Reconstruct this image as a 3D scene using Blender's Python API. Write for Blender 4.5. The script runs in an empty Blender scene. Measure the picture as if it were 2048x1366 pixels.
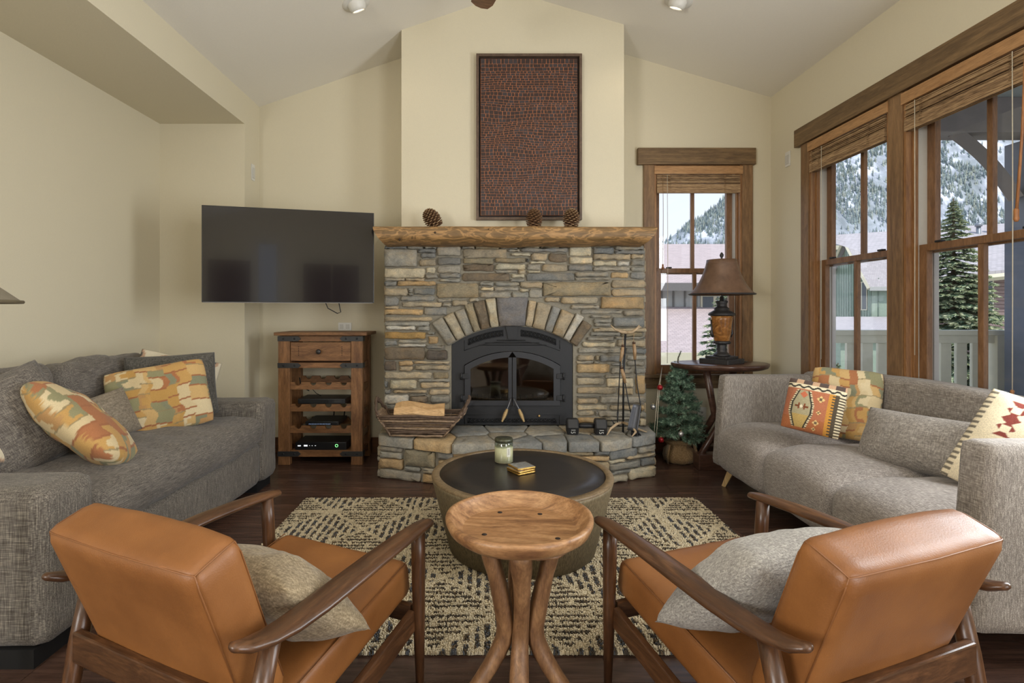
import bpy, bmesh, math, random
import numpy as np
from mathutils import Vector, Matrix, noise as mnoise
random.seed(7); np.random.seed(7)
S = bpy.context.scene
COL = S.collection
pi = math.pi
# ------------------------------------------------------------------ camera
FPX, U0, V0, EYE = 1050.0, 970.0, 625.0, 1.25
cd = bpy.data.cameras.new('camera'); cam = bpy.data.objects.new('camera', cd); COL.objects.link(cam)
cd.sensor_width = 36; cd.lens = FPX/2048*36
cd.shift_x = (1024-U0)/2048; cd.shift_y = -(683-V0)/2048
cd.clip_start = .05; cd.clip_end = 5000
cam.location = (0, 0, EYE); cam.rotation_euler = (pi/2, 0, 0)
S.camera = cam
# ------------------------------------------------------------------ world, sun, fill lights, exposure
S.view_settings.view_transform = 'Standard'; S.view_settings.look = 'None'
S.view_settings.gamma = 1; S.view_settings.use_curve_mapping = False
S.view_settings.exposure = 0.30
W = bpy.data.worlds.new('sky'); S.world = W; W.use_nodes = True
wn = W.node_tree; bg = wn.nodes['Background']
tc = wn.nodes.new('ShaderNodeTexCoord'); sp = wn.nodes.new('ShaderNodeSeparateXYZ'); rp = wn.nodes.new('ShaderNodeValToRGB')
wn.links.new(tc.outputs['Generated'], sp.inputs[0]); wn.links.new(sp.outputs['Z'], rp.inputs[0])
e = rp.color_ramp.elements; e[0].position = 0.0; e[0].color = (.86, .91, 1.0, 1); e[1].position = .8; e[1].color = (.50, .66, .95, 1)
wn.links.new(rp.outputs[0], bg.inputs[0]); bg.inputs[1].default_value = 1.0
def light(kind, name, loc, energy, color=(1, 1, 1), rot=None, to=None, **kw):
    d = bpy.data.lights.new(name, kind); d.energy = energy; d.color = color
    for k, v in kw.items(): setattr(d, k, v)
    o = bpy.data.objects.new(name, d); COL.objects.link(o); o.location = loc
    if to is not None: o.rotation_euler = (Vector(to)-Vector(loc)).to_track_quat('-Z', 'Y').to_euler()
    return o
SUN = light('SUN', 'sun', (20, -20, 40), 2.6, (1, .95, .86), to=(8, 4, 0), angle=.01)
# added area lights that brighten the room from openings out of view
light('AREA', 'fill_light_right', (2.54, -1.6, 1.3), 98, (.96, .98, 1), to=(0, -1.4, 1.5), shape='RECTANGLE', size=2.0, size_y=2.2)
light('AREA', 'fill_light_left', (-2.70, -1.8, 1.6), 112, (1, .98, .95), to=(0, -1.4, 2.0), shape='RECTANGLE', size=1.5, size_y=1.4)
light('AREA', 'fill_light_near', (2.53, 1.815, 1.57), 52, (.93, .97, 1), to=(0, 1.9, 1.57), shape='RECTANGLE', size=.72, size_y=1.7)
# ------------------------------------------------------------------ helpers
def P(u, v, d): return Vector(((u-U0)/FPX*d, d, EYE-(v-V0)/FPX*d))
def PX(u, d): return (u-U0)/FPX*d
def PZ(v, d): return EYE-(v-V0)/FPX*d
def s2l(c):
    return tuple((x/255/12.92 if x/255 <= .04045 else ((x/255+.055)/1.055)**2.4) for x in c)
def empty(name, loc=(0, 0, 0), rz=0, label=None, cat=None, group=None, kind=None):
    o = bpy.data.objects.new(name, None); COL.objects.link(o); o.location = loc; o.rotation_euler = (0, 0, rz)
    o.empty_display_size = .1
    return tag(o, label, cat, group, kind)
def tag(o, label=None, cat=None, group=None, kind=None):
    if label: o['label'] = label
    if cat: o['category'] = cat
    if group: o['group'] = group
    if kind: o['kind'] = kind
    return o
def mobj(name, me, mat=None, parent=None, M=None):
    o = bpy.data.objects.new(name, me); COL.objects.link(o)
    if mat is not None and not me.materials:
        for m in (mat if isinstance(mat, (list, tuple)) else [mat]): me.materials.append(m)
    if parent is not None: o.parent = parent
    if M is not None: o.matrix_local = M
    return o
def mesh(name, V, F, smooth=False, mi=None):
    me = bpy.data.meshes.new(name); me.from_pydata([tuple(v) for v in V], [], F); me.update()
    if smooth: me.polygons.foreach_set('use_smooth', [True]*len(me.polygons))
    if mi: me.polygons.foreach_set('material_index', mi)
    return me
class B:
    """collects shapes, builds ONE mesh"""
    def __init__(s): s.V = []; s.F = []; s.sm = []
    def add(s, V, F, smooth=False):
        n = len(s.V); s.V += [tuple(v) for v in V]; s.F += [tuple(i+n for i in f) for f in F]; s.sm += [smooth]*len(F); return s
    def box(s, x0, x1, y0, y1, z0, z1, M=None, b=0):
        if b > 0:
            bm = bmesh.new(); bmesh.ops.create_cube(bm, size=1)
            bmesh.ops.scale(bm, vec=(abs(x1-x0), abs(y1-y0), abs(z1-z0)), verts=bm.verts)
            bmesh.ops.translate(bm, vec=((x0+x1)/2, (y0+y1)/2, (z0+z1)/2), verts=bm.verts)
            bmesh.ops.bevel(bm, geom=list(bm.edges), offset=b, segments=2, affect='EDGES', profile=.6)
            bm.verts.ensure_lookup_table(); V = [v.co.copy() for v in bm.verts]; F = [[v.index for v in f.verts] for f in bm.faces]; bm.free()
        else:
            V = [Vector((x, y, z)) for x in (x0, x1) for y in (y0, y1) for z in (z0, z1)]
            F = [(0, 1, 3, 2), (4, 6, 7, 5), (0, 4, 5, 1), (2, 3, 7, 6), (0, 2, 6, 4), (1, 5, 7, 3)]
        if M is not None: V = [M @ v for v in V]
        return s.add(V, F)
    def tube(s, pts, r, seg=10, flat=1.0, up=None, smooth=True, cap=True):
        pts = [Vector(p) for p in pts]; n = len(pts)
        if not hasattr(r, '__len__'): r = [r]*n
        V = []; prev = None
        for i, p in enumerate(pts):
            t = (pts[min(i+1, n-1)]-pts[max(i-1, 0)])
            if t.length < 1e-9: t = Vector((0, 0, 1))
            t.normalize()
            if up is not None: a = t.cross(Vector(up))
            elif prev is None: a = t.cross(Vector((0, 0, 1)) if abs(t.z) < .9 else Vector((1, 0, 0)))
            else: a = prev-t*prev.dot(t)
            if a.length < 1e-6: a = t.orthogonal()
            a.normalize(); prev = a; b = a.cross(t)
            for k in range(seg):
                q = 2*pi*k/seg; rr = r[i]
                ra, rb = (rr if not hasattr(rr, '__len__') else rr[0]), (rr*flat if not hasattr(rr, '__len__') else rr[1])
                V.append(p+a*math.cos(q)*ra+b*math.sin(q)*rb)
        F = [(i*seg+k, i*seg+(k+1) % seg, (i+1)*seg+(k+1) % seg, (i+1)*seg+k) for i in range(n-1) for k in range(seg)]
        if cap: F += [tuple(range(seg-1, -1, -1)), tuple((n-1)*seg+k for k in range(seg))]
        return s.add(V, F, smooth)
    def lathe(s, prof, seg=32, c=(0, 0, 0), smooth=True, cap=True, nonround=None, M=None):
        V = []
        for r, z in prof:
            for k in range(seg):
                q = 2*pi*k/seg; f = nonround(q, z) if nonround else 1
                v = Vector((r*f*math.cos(q)+c[0], r*f*math.sin(q)+c[1], z+c[2]))
                V.append(M @ v if M is not None else v)
        n = len(prof)
        F = [(i*seg+k, i*seg+(k+1) % seg, (i+1)*seg+(k+1) % seg, (i+1)*seg+k) for i in range(n-1) for k in range(seg)]
        if cap: F += [tuple(range(seg-1, -1, -1)), tuple((n-1)*seg+k for k in range(seg))]
        return s.add(V, F, smooth)
    def prism(s, poly, d0, d1, M=None):
        """poly of (x,z); extruded along y from d0 to d1"""
        n = len(poly); V = [Vector((x, d0, z)) for x, z in poly]+[Vector((x, d1, z)) for x, z in poly]
        if M is not None: V = [M @ v for v in V]
        F = [tuple(range(n)), tuple(range(2*n-1, n-1, -1))]+[(i, (i+1) % n+0, (i+1) % n+n, i+n)[::-1] for i in range(n)]
        return s.add(V, F)
    def build(s, name, mat, parent=None, M=None, recalc=True):
        me = bpy.data.meshes.new(name); me.from_pydata(s.V, [], s.F); me.update()
        if recalc:
            bm = bmesh.new(); bm.from_mesh(me); bmesh.ops.recalc_face_normals(bm, faces=bm.faces); bm.to_mesh(me); bm.free()
        me.polygons.foreach_set('use_smooth', s.sm)
        return mobj(name, me, mat, parent, M)
def bx(name, mat, x0, x1, y0, y1, z0, z1, parent=None, b=0, M=None): return B().box(x0, x1, y0, y1, z0, z1, b=b).build(name, mat, parent, M)
def struct(o): o['kind'] = 'structure'; return o
def T(x, y, z): return Matrix.Translation((x, y, z))
def RX(a): return Matrix.Rotation(a, 4, 'X')
def RY(a): return Matrix.Rotation(a, 4, 'Y')
def RZ(a): return Matrix.Rotation(a, 4, 'Z')
def softbox(sx, sy, sz, r, n=(12, 12, 6), crown=0, noise=0, nsc=4, fn=None, seed=0, pw=2):
    """rounded, slightly puffed box centred on origin; returns V,F"""
    V = []; F = []; idx = {}
    hx, hy, hz = sx/2, sy/2, sz/2
    def key(i, j, k): return (i, j, k)
    def vid(i, j, k):
        kk = (i, j, k)
        if kk in idx: return idx[kk]
        p = Vector((-hx+sx*i/n[0], -hy+sy*j/n[1], -hz+sz*k/n[2]))
        q = Vector((max(-hx+r, min(hx-r, p.x)), max(-hy+r, min(hy-r, p.y)), max(-hz+r, min(hz-r, p.z))))
        d = p-q
        if d.length > 1e-9: p = q+d.normalized()*r
        if crown:
            a = max(0, 1-abs(p.x/hx)**pw)*max(0, 1-abs(p.y/hy)**pw)
            p.z += crown*a*(p.z/hz)
        if noise:
            o = Vector((seed*3.7, seed*1.3, seed))
            p = p+p.normalized()*noise*mnoise.noise(p*nsc+o)+Vector((0, 0, 1))*noise*.6*mnoise.noise(p*nsc*2.3+o)
        if fn: p = Vector(fn(p))
        idx[kk] = len(V); V.append(p); return idx[kk]
    nx, ny, nz = n
    for i in range(nx):
        for j in range(ny):
            for k, fl in ((0, 1), (nz, 0)):
                f = (vid(i, j, k), vid(i+1, j, k), vid(i+1, j+1, k), vid(i, j+1, k)); F.append(f[::-1] if fl else f)
    for i in range(nx):
        for k in range(nz):
            for j, fl in ((0, 0), (ny, 1)):
                f = (vid(i, j, k), vid(i+1, j, k), vid(i+1, j, k+1), vid(i, j, k+1)); F.append(f[::-1] if fl else f)
    for j in range(ny):
        for k in range(nz):
            for i, fl in ((0, 1), (nx, 0)):
                f = (vid(i, j, k), vid(i, j+1, k), vid(i, j+1, k+1), vid(i, j, k+1)); F.append(f[::-1] if fl else f)
    return V, F
def soft(name, mat, parent, M=None, **kw):
    V, F = softbox(**kw); return B().add(V, F, True).build(name, mat, parent, M, recalc=False)
def frame(c, nrm, up=(0, 0, 1), roll=0):
    """matrix: local z = nrm, local y ~ up"""
    z = Vector(nrm).normalized(); y = Vector(up); x = y.cross(z).normalized(); y = z.cross(x)
    R = Matrix((x, y, z)).transposed().to_4x4()
    return T(*c) @ R @ RZ(roll)
def cushion(name, mat, M, w, h, t, label, group, colfn=None, n=36, k=.05, wr=.012, seed=0, rnd=.12, cat='cushion', pipe=None):
    V = []; F = []; C = []
    def pt(i, j, side):
        a = -1+2*i/n; b = -1+2*j/n
        f = (max(0, 1-abs(a)**2.6)*max(0, 1-abs(b)**2.6))**.55
        x = w/2*a*(1-k*(1-b*b))*(1-rnd*b**4/2)**.5; y = h/2*b*(1-k*(1-a*a))*(1-rnd*a**4/2)**.5
        nn = mnoise.noise(Vector((x*7+seed*5.1, y*7, side*3+seed)))*wr+mnoise.noise(Vector((x*17+seed, y*17, side*5)))*wr*.45
        z = side*(t/2*f+nn*f**.5)
        return Vector((x, y, z))
    for side in (1, -1):
        base = len(V)
        for j in range(n+1):
            for i in range(n+1):
                V.append(pt(i, j, side))
                if colfn: C.append(colfn(i/n, j/n, side))
        for j in range(n):
            for i in range(n):
                f = (base+j*(n+1)+i, base+j*(n+1)+i+1, base+(j+1)*(n+1)+i+1, base+(j+1)*(n+1)+i)
                F.append(f if side > 0 else f[::-1])
    me = mesh(name, V, F, True)
    bm = bmesh.new(); bm.from_mesh(me)
    if colfn:
        bm.verts.ensure_lookup_table(); lay = bm.verts.layers.float_color.new('Col')
        for v, c in zip(bm.verts, C): v[lay] = (*c, 1)
    bmesh.ops.remove_doubles(bm, verts=bm.verts, dist=1e-5); bm.to_mesh(me); bm.free()
    me.polygons.foreach_set('use_smooth', [True]*len(me.polygons))
    o = mobj(name, me, mat, None, M); tag(o, label, cat, group)
    if pipe:
        pts = []
        for q in range(4*24+1):
            s_, r_ = divmod(q, 24); s_ %= 4; tt = -1+2*r_/24
            a, b = [(tt, -1), (1, tt), (-tt, 1), (-1, -tt)][s_]
            pts.append(Vector((w/2*a*(1-k*(1-b*b))*(1-rnd*b**4/2)**.5, h/2*b*(1-k*(1-a*a))*(1-rnd*a**4/2)**.5, 0)))
        B().tube(pts, .004, 6, cap=False).build('piping', pipe, o)
    return o
# ------------------------------------------------------------------ materials
class N:
    def __init__(s, name):
        s.m = bpy.data.materials.new(name); s.m.use_nodes = True; s.t = s.m.node_tree; s.b = s.t.nodes['Principled BSDF']
    def n(s, typ, **kw):
        x = s.t.nodes.new('ShaderNode'+typ)
        for k, v in kw.items(): setattr(x, k, v)
        return x
    def l(s, a, b): s.t.links.new(a, b)
    def coord(s, scale=(1, 1, 1), kind='Object', rand=True):
        c = s.n('TexCoord'); mp = s.n('Mapping'); mp.inputs['Scale'].default_value = scale
        s.l(c.outputs[kind], mp.inputs['Vector'])
        if rand:
            oi = s.n('ObjectInfo'); m = s.n('Math', operation='MULTIPLY'); m.inputs[1].default_value = 37.0
            s.l(oi.outputs['Random'], m.inputs[0]); s.l(m.outputs[0], mp.inputs['Location'])
        return mp.outputs[0]
    def noise(s, vec, scale, detail=4, rough=.55, dist=0):
        x = s.n('TexNoise'); x.inputs['Scale'].default_value = scale; x.inputs['Detail'].default_value = detail
        x.inputs['Roughness'].default_value = rough; x.inputs['Distortion'].default_value = dist
        s.l(vec, x.inputs['Vector']); return x.outputs['Fac']
    def ramp(s, fac, stops):
        r = s.n('ValToRGB'); el = r.color_ramp.elements
        while len(el) < len(stops): el.new(.5)
        for e_, (p, c) in zip(el, stops): e_.position = p; e_.color = (*c, 1) if len(c) == 3 else c
        s.l(fac, r.inputs[0]); return r.outputs[0]
    def mix(s, fac, a, b, mode='MIX'):
        x = s.n('Mix', data_type='RGBA', blend_type=mode)
        for val, i in ((fac, 0), (a, 6), (b, 7)):
            if hasattr(val, 'links') or hasattr(val, 'is_linked'): s.l(val, x.inputs[i])
            else: x.inputs[i].default_value = val if i == 0 else (*val[:3], 1)
        return x.outputs[2]
    def math(s, op, a, b=None):
        x = s.n('Math', operation=op)
        for i, val in enumerate((a, b)):
            if val is None: continue
            if hasattr(val, 'is_linked'): s.l(val, x.inputs[i])
            else: x.inputs[i].default_value = val
        return x.outputs[0]
    def bump(s, h, strength=.3, dist=.01):
        x = s.n('Bump'); x.inputs['Strength'].default_value = strength; x.inputs['Distance'].default_value = dist
        s.l(h, x.inputs['Height']); s.l(x.outputs[0], s.b.inputs['Normal'])
    def out(s, color=None, rough=.5, metal=0, spec=None, coat=None, sheen=None):
        if color is not None:
            if hasattr(color, 'is_linked'): s.l(color, s.b.inputs['Base Color'])
            else: s.b.inputs['Base Color'].default_value = (*color, 1)
        if hasattr(rough, 'is_linked'): s.l(rough, s.b.inputs['Roughness'])
        else: s.b.inputs['Roughness'].default_value = rough
        s.b.inputs['Metallic'].default_value = metal
        if spec is not None: s.b.inputs['Specular IOR Level'].default_value = spec
        if coat: s.b.inputs['Coat Weight'].default_value = coat
        if sheen: s.b.inputs['Sheen Weight'].default_value = sheen
        return s.m
def plain(name, c, rough=.5, metal=0, bump=0, bs=60, var=.06, spec=None):
    x = N(name); v = x.coord(); f = x.noise(v, bs)
    cl = s2l(c); lo = tuple(a*(1-var) for a in cl); hi = tuple(min(1, a*(1+var)) for a in cl)
    col = x.ramp(f, [(.3, lo), (.7, hi)])
    if bump: x.bump(f, bump, .004)
    return x.out(col, rough, metal, spec)
def wood(name, c1, c2, c3=None, st=(1, 12, 12), sc=4, rough=.45, bump=.15, dist=1.2, coat=0, rand=True):
    x = N(name); v = x.coord(st, rand=rand); f = x.noise(v, sc, 6, .6, dist); g = x.noise(v, sc*9, 3, .6, .3)
    a = x.ramp(f, [(.28, s2l(c1)), (.5, s2l(c3 or tuple((p+q)/2 for p, q in zip(c1, c2)))), (.72, s2l(c2))])
    k = x.ramp(g, [(.3, (.72, .70, .68)), (.6, (1.06, 1.05, 1.04))])
    x.bump(g, bump, .003); return x.out(x.mix(1.0, a, k, 'MULTIPLY'), rough, coat=coat)
def fabric(name, c1, c2, s1=(14, 260, 260), s2=(260, 260, 14), c3=None, bump=.5, sc=1, rough=.9):
    x = N(name); a = x.noise(x.coord(s1), sc, 2, .6); b = x.noise(x.coord(s2), sc, 2, .6)
    big = x.noise(x.coord((1, 1, 1)), 5, 3)
    m = x.math('MULTIPLY', x.math('ADD', a, b), .5)
    col = x.ramp(m, [(.36, s2l(c1)), (.52, s2l(c3 or tuple((p+q)/2 for p, q in zip(c1, c2)))), (.66, s2l(c2))])
    tone = x.ramp(big, [(.3, (.9, .9, .9)), (.7, (1.08, 1.08, 1.08))])
    x.bump(m, bump, .004); return x.out(x.mix(1.0, col, tone, 'MULTIPLY'), rough, spec=.2, sheen=.15)
def leather(name, c1, c2):
    x = N(name); v = x.coord(); f = x.noise(v, 3.5, 5, .6); g = x.n('TexVoronoi'); g.inputs['Scale'].default_value = 260; x.l(v, g.inputs['Vector'])
    scr = x.noise(x.coord((3, 26, 9)), 5, 2, .5, 2.0)
    col = x.ramp(f, [(.25, s2l(c1)), (.75, s2l(c2))])
    sc = x.ramp(scr, [(.70, (1, 1, 1)), (.78, (1.22, 1.2, 1.18))])
    x.bump(g.outputs['Distance'], .12, .002)
    return x.out(x.mix(1.0, col, sc, 'MULTIPLY'), x.ramp(f, [(.3, (.42,)*3), (.7, (.54,)*3)]), spec=.5)
def objcol(name, rough=.85, sc=14, bump=.6, var=.35):
    x = N(name); oi = x.n('ObjectInfo'); v = x.coord(); f = x.noise(v, sc, 6, .65); g = x.noise(x.coord((1, 1, 2.2)), sc*5, 4, .7); h = x.noise(x.coord((1, 1, 1.8)), 7, 4, .6)
    k = x.ramp(f, [(.25, (1-var,)*3), (.5, (1, 1, 1)), (.75, (1+var*.8, 1+var*.75, 1+var*.66))])
    k2 = x.ramp(g, [(.3, (.74, .74, .75)), (.6, (1.08, 1.06, 1.03))])
    k3 = x.ramp(h, [(.34, (.95, .98, 1.02)), (.5, (1, 1, 1)), (.64, (1.10, 1.01, .89))])
    c = x.mix(1.0, x.mix(1.0, x.mix(1.0, oi.outputs['Color'], k, 'MULTIPLY'), k2, 'MULTIPLY'), k3, 'MULTIPLY')
    x.bump(x.math('ADD', f, x.math('MULTIPLY', g, .5)), bump, .012); return x.out(c, rough, spec=.25)
def attr(name, rough=.9, bump=.3, s=300, an='Col', sheen=0, var=.12):
    x = N(name); a = x.n('Attribute', attribute_name=an); f = x.noise(x.coord((1, 1, 1)), s, 2)
    x.bump(f, bump, .003); k = x.ramp(f, [(.3, (1-var,)*3), (.7, (1+var,)*3)])
    return x.out(x.mix(1.0, a.outputs['Color'], k, 'MULTIPLY'), rough, spec=.2, sheen=sheen)
def glassmat(name, tint=(1, 1, 1), refl=.06, rough=.0):
    x = N(name); t = x.n('BsdfTransparent'); t.inputs[0].default_value = (*tint, 1); g = x.n('BsdfGlossy'); g.inputs['Roughness'].default_value = rough
    lw = x.n('LayerWeight'); lw.inputs[0].default_value = .5; mx = x.n('MixShader')
    f = x.math('ADD', x.math('MULTIPLY', x.math('POWER', lw.outputs['Facing'], 4.5), .6), refl*.4)
    x.l(f, mx.inputs[0]); x.l(t.outputs[0], mx.inputs[1]); x.l(g.outputs[0], mx.inputs[2])
    x.l(mx.outputs[0], x.t.nodes['Material Output'].inputs['Surface']); return x.m
def emit(name, c, s):
    x = N(name); x.b.inputs['Emission Color'].default_value = (*c, 1); x.b.inputs['Emission Strength'].default_value = s; return x.out(c, .5)
MT = {}
MT['wall'] = plain('wall_paint', (217, 208, 183), .85, bump=.12, bs=140, var=.015)
MT['ceil'] = plain('ceiling_paint', (234, 229, 217), .9, bump=.08, bs=120, var=.015)
MT['trim'] = wood('stained_fir_trim', (104, 77, 52), (152, 118, 82), (128, 98, 66), st=(7, 7, .7), sc=3, rough=.5)
MT['trimh'] = wood('stained_fir_header', (92, 72, 48), (142, 114, 78), (116, 92, 62), st=(.7, 7, 9), sc=3, rough=.55)
MT['trimy'] = wood('stained_fir_header_side', (92, 72, 48), (142, 114, 78), (116, 92, 62), st=(7, .7, 9), sc=3, rough=.55)
MT['jamb'] = wood('fir_jamb', (128, 88, 54), (172, 128, 84), (150, 108, 68), st=(9, 9, .7), sc=3, rough=.45)
MT['sash'] = wood('fir_sash', (108, 76, 50), (148, 110, 76), st=(8, 8, 1), sc=3, rough=.45)
MT['white'] = plain('white_plastic', (224, 222, 214), .45, var=.01)
MT['offwhite'] = plain('white_track', (205, 203, 196), .5, var=.02)
MT['black'] = plain('black_plastic', (24, 25, 28), .35, var=.08)
MT['iron'] = plain('black_iron', (36, 37, 40), .5, .2, bump=.15, bs=180)
MT['blackmatte'] = plain('black_matte', (14, 14, 15), .8)
MT['glass'] = glassmat('window_glass')
MT['dim'] = plain('dark_recess', (8, 8, 9), .9)
# ================================================================== ROOM SHELL
YB, YR = 4.70, -4.2            # fireplace wall, wall behind the camera
XL, XR, XS, YS = -2.732, 2.559, -2.019, 4.41
ZS = 2.835
# floor: dark wide planks running across the view
def floormat():
    x = N('dark_walnut_plank'); v = x.coord((1.2, 14, 1)); f = x.noise(v, 2.2, 6, .6, .8); g = x.noise(v, 22, 3)
    oi = x.n('ObjectInfo')
    a = x.ramp(f, [(.25, s2l((56, 41, 36))), (.55, s2l((84, 63, 54))), (.8, s2l((110, 85, 72)))])
    t = x.ramp(oi.outputs['Random'], [(0, (.78, .76, .76)), (.5, (1, 1, 1)), (1, (1.22, 1.16, 1.1))])
    rip = x.noise(x.coord((2.0, 26, 1)), 1.0, 2); x.bump(x.math('ADD', rip, x.math('MULTIPLY', g, .3)), .25, .008)
    return x.out(x.mix(1.0, a, t, 'MULTIPLY'), .27, spec=.5)
MT['floor'] = floormat()
fl = struct(bx('floor', plain('floor_gap', (20, 13, 11), .6), -2.9, 2.75, YR-.1, YB+.1, -.08, -.006))
bwid = .127; y = .25; row = 0; lens = {}
while y < YB-.01:
    x = -2.74-random.random()*1.2; y1 = min(y+bwid, YB)
    while x < XR:
        L = random.choice((1.1, 1.4, 1.7, 2.0)); x0 = max(x, XL); x1 = min(x+L, XR)
        if x1-x0 > .05:
            key = (round(x1-x0, 3), round(y1-y, 4))
            if key not in lens: lens[key] = B().box(-(x1-x0)/2+.0012, (x1-x0)/2-.0012, -(y1-y)/2+.0012, (y1-y)/2-.0012, -.016, 0).build('plank', MT['floor'], fl, T((x0+x1)/2, (y+y1)/2, 0)).data
            else: mobj('plank', lens[key], None, fl, T((x0+x1)/2, (y+y1)/2, 0))
        x += L
    y += bwid; row += 1
struct(bx('floor_rear', MT['floor'], -2.74, XR, YR, .249, -.006, 0))
# walls
def wallboxes(name, boxes, mat=None):
    b = B()
    for q in boxes: b.box(*q)
    return struct(b.build(name, mat or MT['wall']))
wallboxes('wall_fireplace', [(XS-.02, 1.51, YB, YB+.16, 0, 4.0), (2.29, 2.72, YB, YB+.16, 0, 4.0), (1.51, 2.29, YB, YB+.16, 0, .67), (1.51, 2.29, YB, YB+.16, 2.565, 4.0)])
ops = [(3.30, 4.11), (2.354, 3.184), (1.41, 2.22)]
rb = [(XR, XR+.16, YR-.16, -2.65, 0, 3.3), (XR, XR+.16, -2.65, -.55, 2.45, 3.3), (XR, XR+.16, -.55, 1.41, 0, 3.3), (XR, XR+.16, 2.22, 2.354, 0, 3.3), (XR, XR+.16, 3.184, 3.30, 0, 3.3), (XR, XR+.16, 4.11, YB, 0, 3.3)]  # unseen door opening added to let light in
for a, b_ in ops: rb += [(XR, XR+.16, a, b_, 0, .55), (XR, XR+.16, a, b_, 2.59, 3.3)]
wallboxes('wall_right', rb)
wallboxes('wall_left', [(-2.9, XL, YR-.16, -2.6, 0, ZS+.1), (-2.9, XL, -2.6, -1.0, 0, .85), (-2.9, XL, -2.6, -1.0, 2.35, ZS+.1), (-2.9, XL, -1.0, YS, 0, ZS+.1)])  # unseen opening added to go with the left fill light
wallboxes('wall_left_return', [(-2.9, XS, YS, YB+.16, 0, 3.3)])
wallboxes('ceiling_soffit', [(-2.9, XS, YR-.16, YS, ZS, 3.3)])
wallboxes('wall_rear', [(XL-.1, -1.9, YR-.16, YR, 0, 4.1), (1.7, XR+.16, YR-.16, YR, 0, 4.1), (-1.9, -.78, YR-.16, YR, 0, 4.1), (-.40, 1.7, YR-.16, YR, 0, 4.1), (-.78, -.40, YR-.16, YR, 2.75, 4.1), (-.78, -.40, YR-.16, YR, 0, .2)])
wallboxes('wall_chimney', [(-.681, 1.133, 4.28, YB, 1.765, 3.95)])
ax, az = .226, 3.865
zl = lambda x: 3.09+(az-3.09)*(x-XS)/(ax-XS)
zr = lambda x: 3.176+(az-3.176)*(XR-x)/(XR-ax)
struct(B().prism([(XS-.3, zl(XS-.3)), (ax, az), (ax, az+.25), (XS-.3, zl(XS-.3)+.25)], YR-.16, YB+.16).build('ceiling_left', MT['ceil']))
struct(B().prism([(ax, az), (XR+.3, zr(XR+.3)), (XR+.3, zr(XR+.3)+.25), (ax, az+.25)], YR-.16, YB+.16).build('ceiling_right', MT['ceil']))
# baseboards
MT['basebd'] = wood('stained_baseboard', (78, 48, 28), (118, 78, 46), st=(.8, 8, 9), sc=3, rough=.5)
struct(bx('baseboard_fireplace', MT['basebd'], XS, -.83, YB-.018, YB, 0, .135, b=.003))
struct(bx('baseboard_window', MT['basebd'], 1.31, XR, YB-.018, YB, 0, .135, b=.003))
struct(bx('baseboard_return', MT['basebd'], XS, XS+.018, YS, YB, 0, .135, b=.003))
struct(bx('baseboard_right', MT['basebd'], XR-.018, XR, .3, YB-.02, 0, .135, b=.003))
struct(bx('baseboard_left', MT['basebd'], XL, XL+.018, .3, YS, 0, .135, b=.003))
# ------------------------------------------------------------------ windows
MT['liner'] = plain('grey_jamb_liner', (176, 172, 170), .4, var=.03)
def bar(parent, name, mat, x0, x1, y0, y1, z0, z1, b=.003): return B().box(x0, x1, y0, y1, z0, z1, b=b).build(name, mat, parent)
def window(name, M, w, zb, zt, zm, cas=(.10, .10), sill=True):
    """local x along the wall, y outwards, origin at the left edge of the opening on the room face"""
    r = empty(name); r.matrix_world = M; struct(r)
    if cas[0]: bar(r, 'casing', MT['trim'], -cas[0], 0, -.028, 0, zb-.02, zt)
    if cas[1]: bar(r, 'casing', MT['trim'], w, w+cas[1], -.028, 0, zb-.02, zt)
    for x0, x1 in ((0, .018), (w-.018, w)): bar(r, 'jamb', MT['jamb'], x0, x1, -.02, .16, zb, zt, .002)
    bar(r, 'jamb_head', MT['jamb'], .018, w-.018, -.01, .16, zt-.018, zt, .002)
    bar(r, 'stool', MT['trimh'], -cas[0]-.02, w+cas[1]+.02, -.05, .16, zb-.0, zb+.028)
    bar(r, 'apron', MT['trimh'], -cas[0], w+cas[1], -.024, 0, zb-.095, zb-.002)
    for x0, x1 in ((.018, .030), (w-.030, w-.018)):
        bar(r, 'stop', MT['jamb'], x0, x1, .018, .045, zb+.03, zt-.02, .002)
        bar(r, 'track', MT['offwhite'], x0-.004, x1-.002, .046, .135, zb+.03, zt-.02, .001)
    for x0, x1 in ((.016, .034), (w-.034, w-.016)): bar(r, 'exterior_jamb', MT['liner'], x0, x1, .136, .166, zb+.03, zm, .002)
    def sash(nm, y0, y1, z0, z1, top, bot):
        s_ = empty(nm); s_.parent = r; a, c = .028, w-.028; st = .055; mid = w/2
        me = B()
        me.box(a, a+st, y0, y1, z0, z1, b=.003).box(c-st, c, y0, y1, z0, z1, b=.003)
        me.box(a+st, c-st, y0, y1, z0, z0+bot, b=.003).box(a+st, c-st, y0, y1, z1-top, z1, b=.003)
        me.build('sash_frame', MT['sash'], s_)
        bar(s_, 'muntin', MT['sash'], mid-.016, mid+.016, y0+.004, y1-.004, z0+bot, z1-top)
        for x0, x1 in ((a+st, mid-.016), (mid+.016, c-st)):
            B().box(x0-.004, x1+.004, (y0+y1)/2-.002, (y0+y1)/2+.002, z0+bot-.004, z1-top+.004).build('pane', MT['glass'], s_)
        return s_
    sash('upper_sash', .098, .134, zm-.02, zt-.02, .05, .04)
    lo = sash('lower_sash', .050, .086, zb+.03, zm+.03, .042, .075)
    for xx in (.2*w, .8*w): bar(lo, 'sash_lock', MT['iron'], xx-.022, xx+.022, .042, .07, zm+.03, zm+.042)
    return r
RW = RZ(-pi/2)
window('window_1', T(XR, 4.11, 0) @ RW, .81, .55, 2.588, 1.625, (.10, .115))
window('window_2', T(XR, 3.184, 0) @ RW, .83, .55, 2.588, 1.625, (0, .13))
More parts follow.
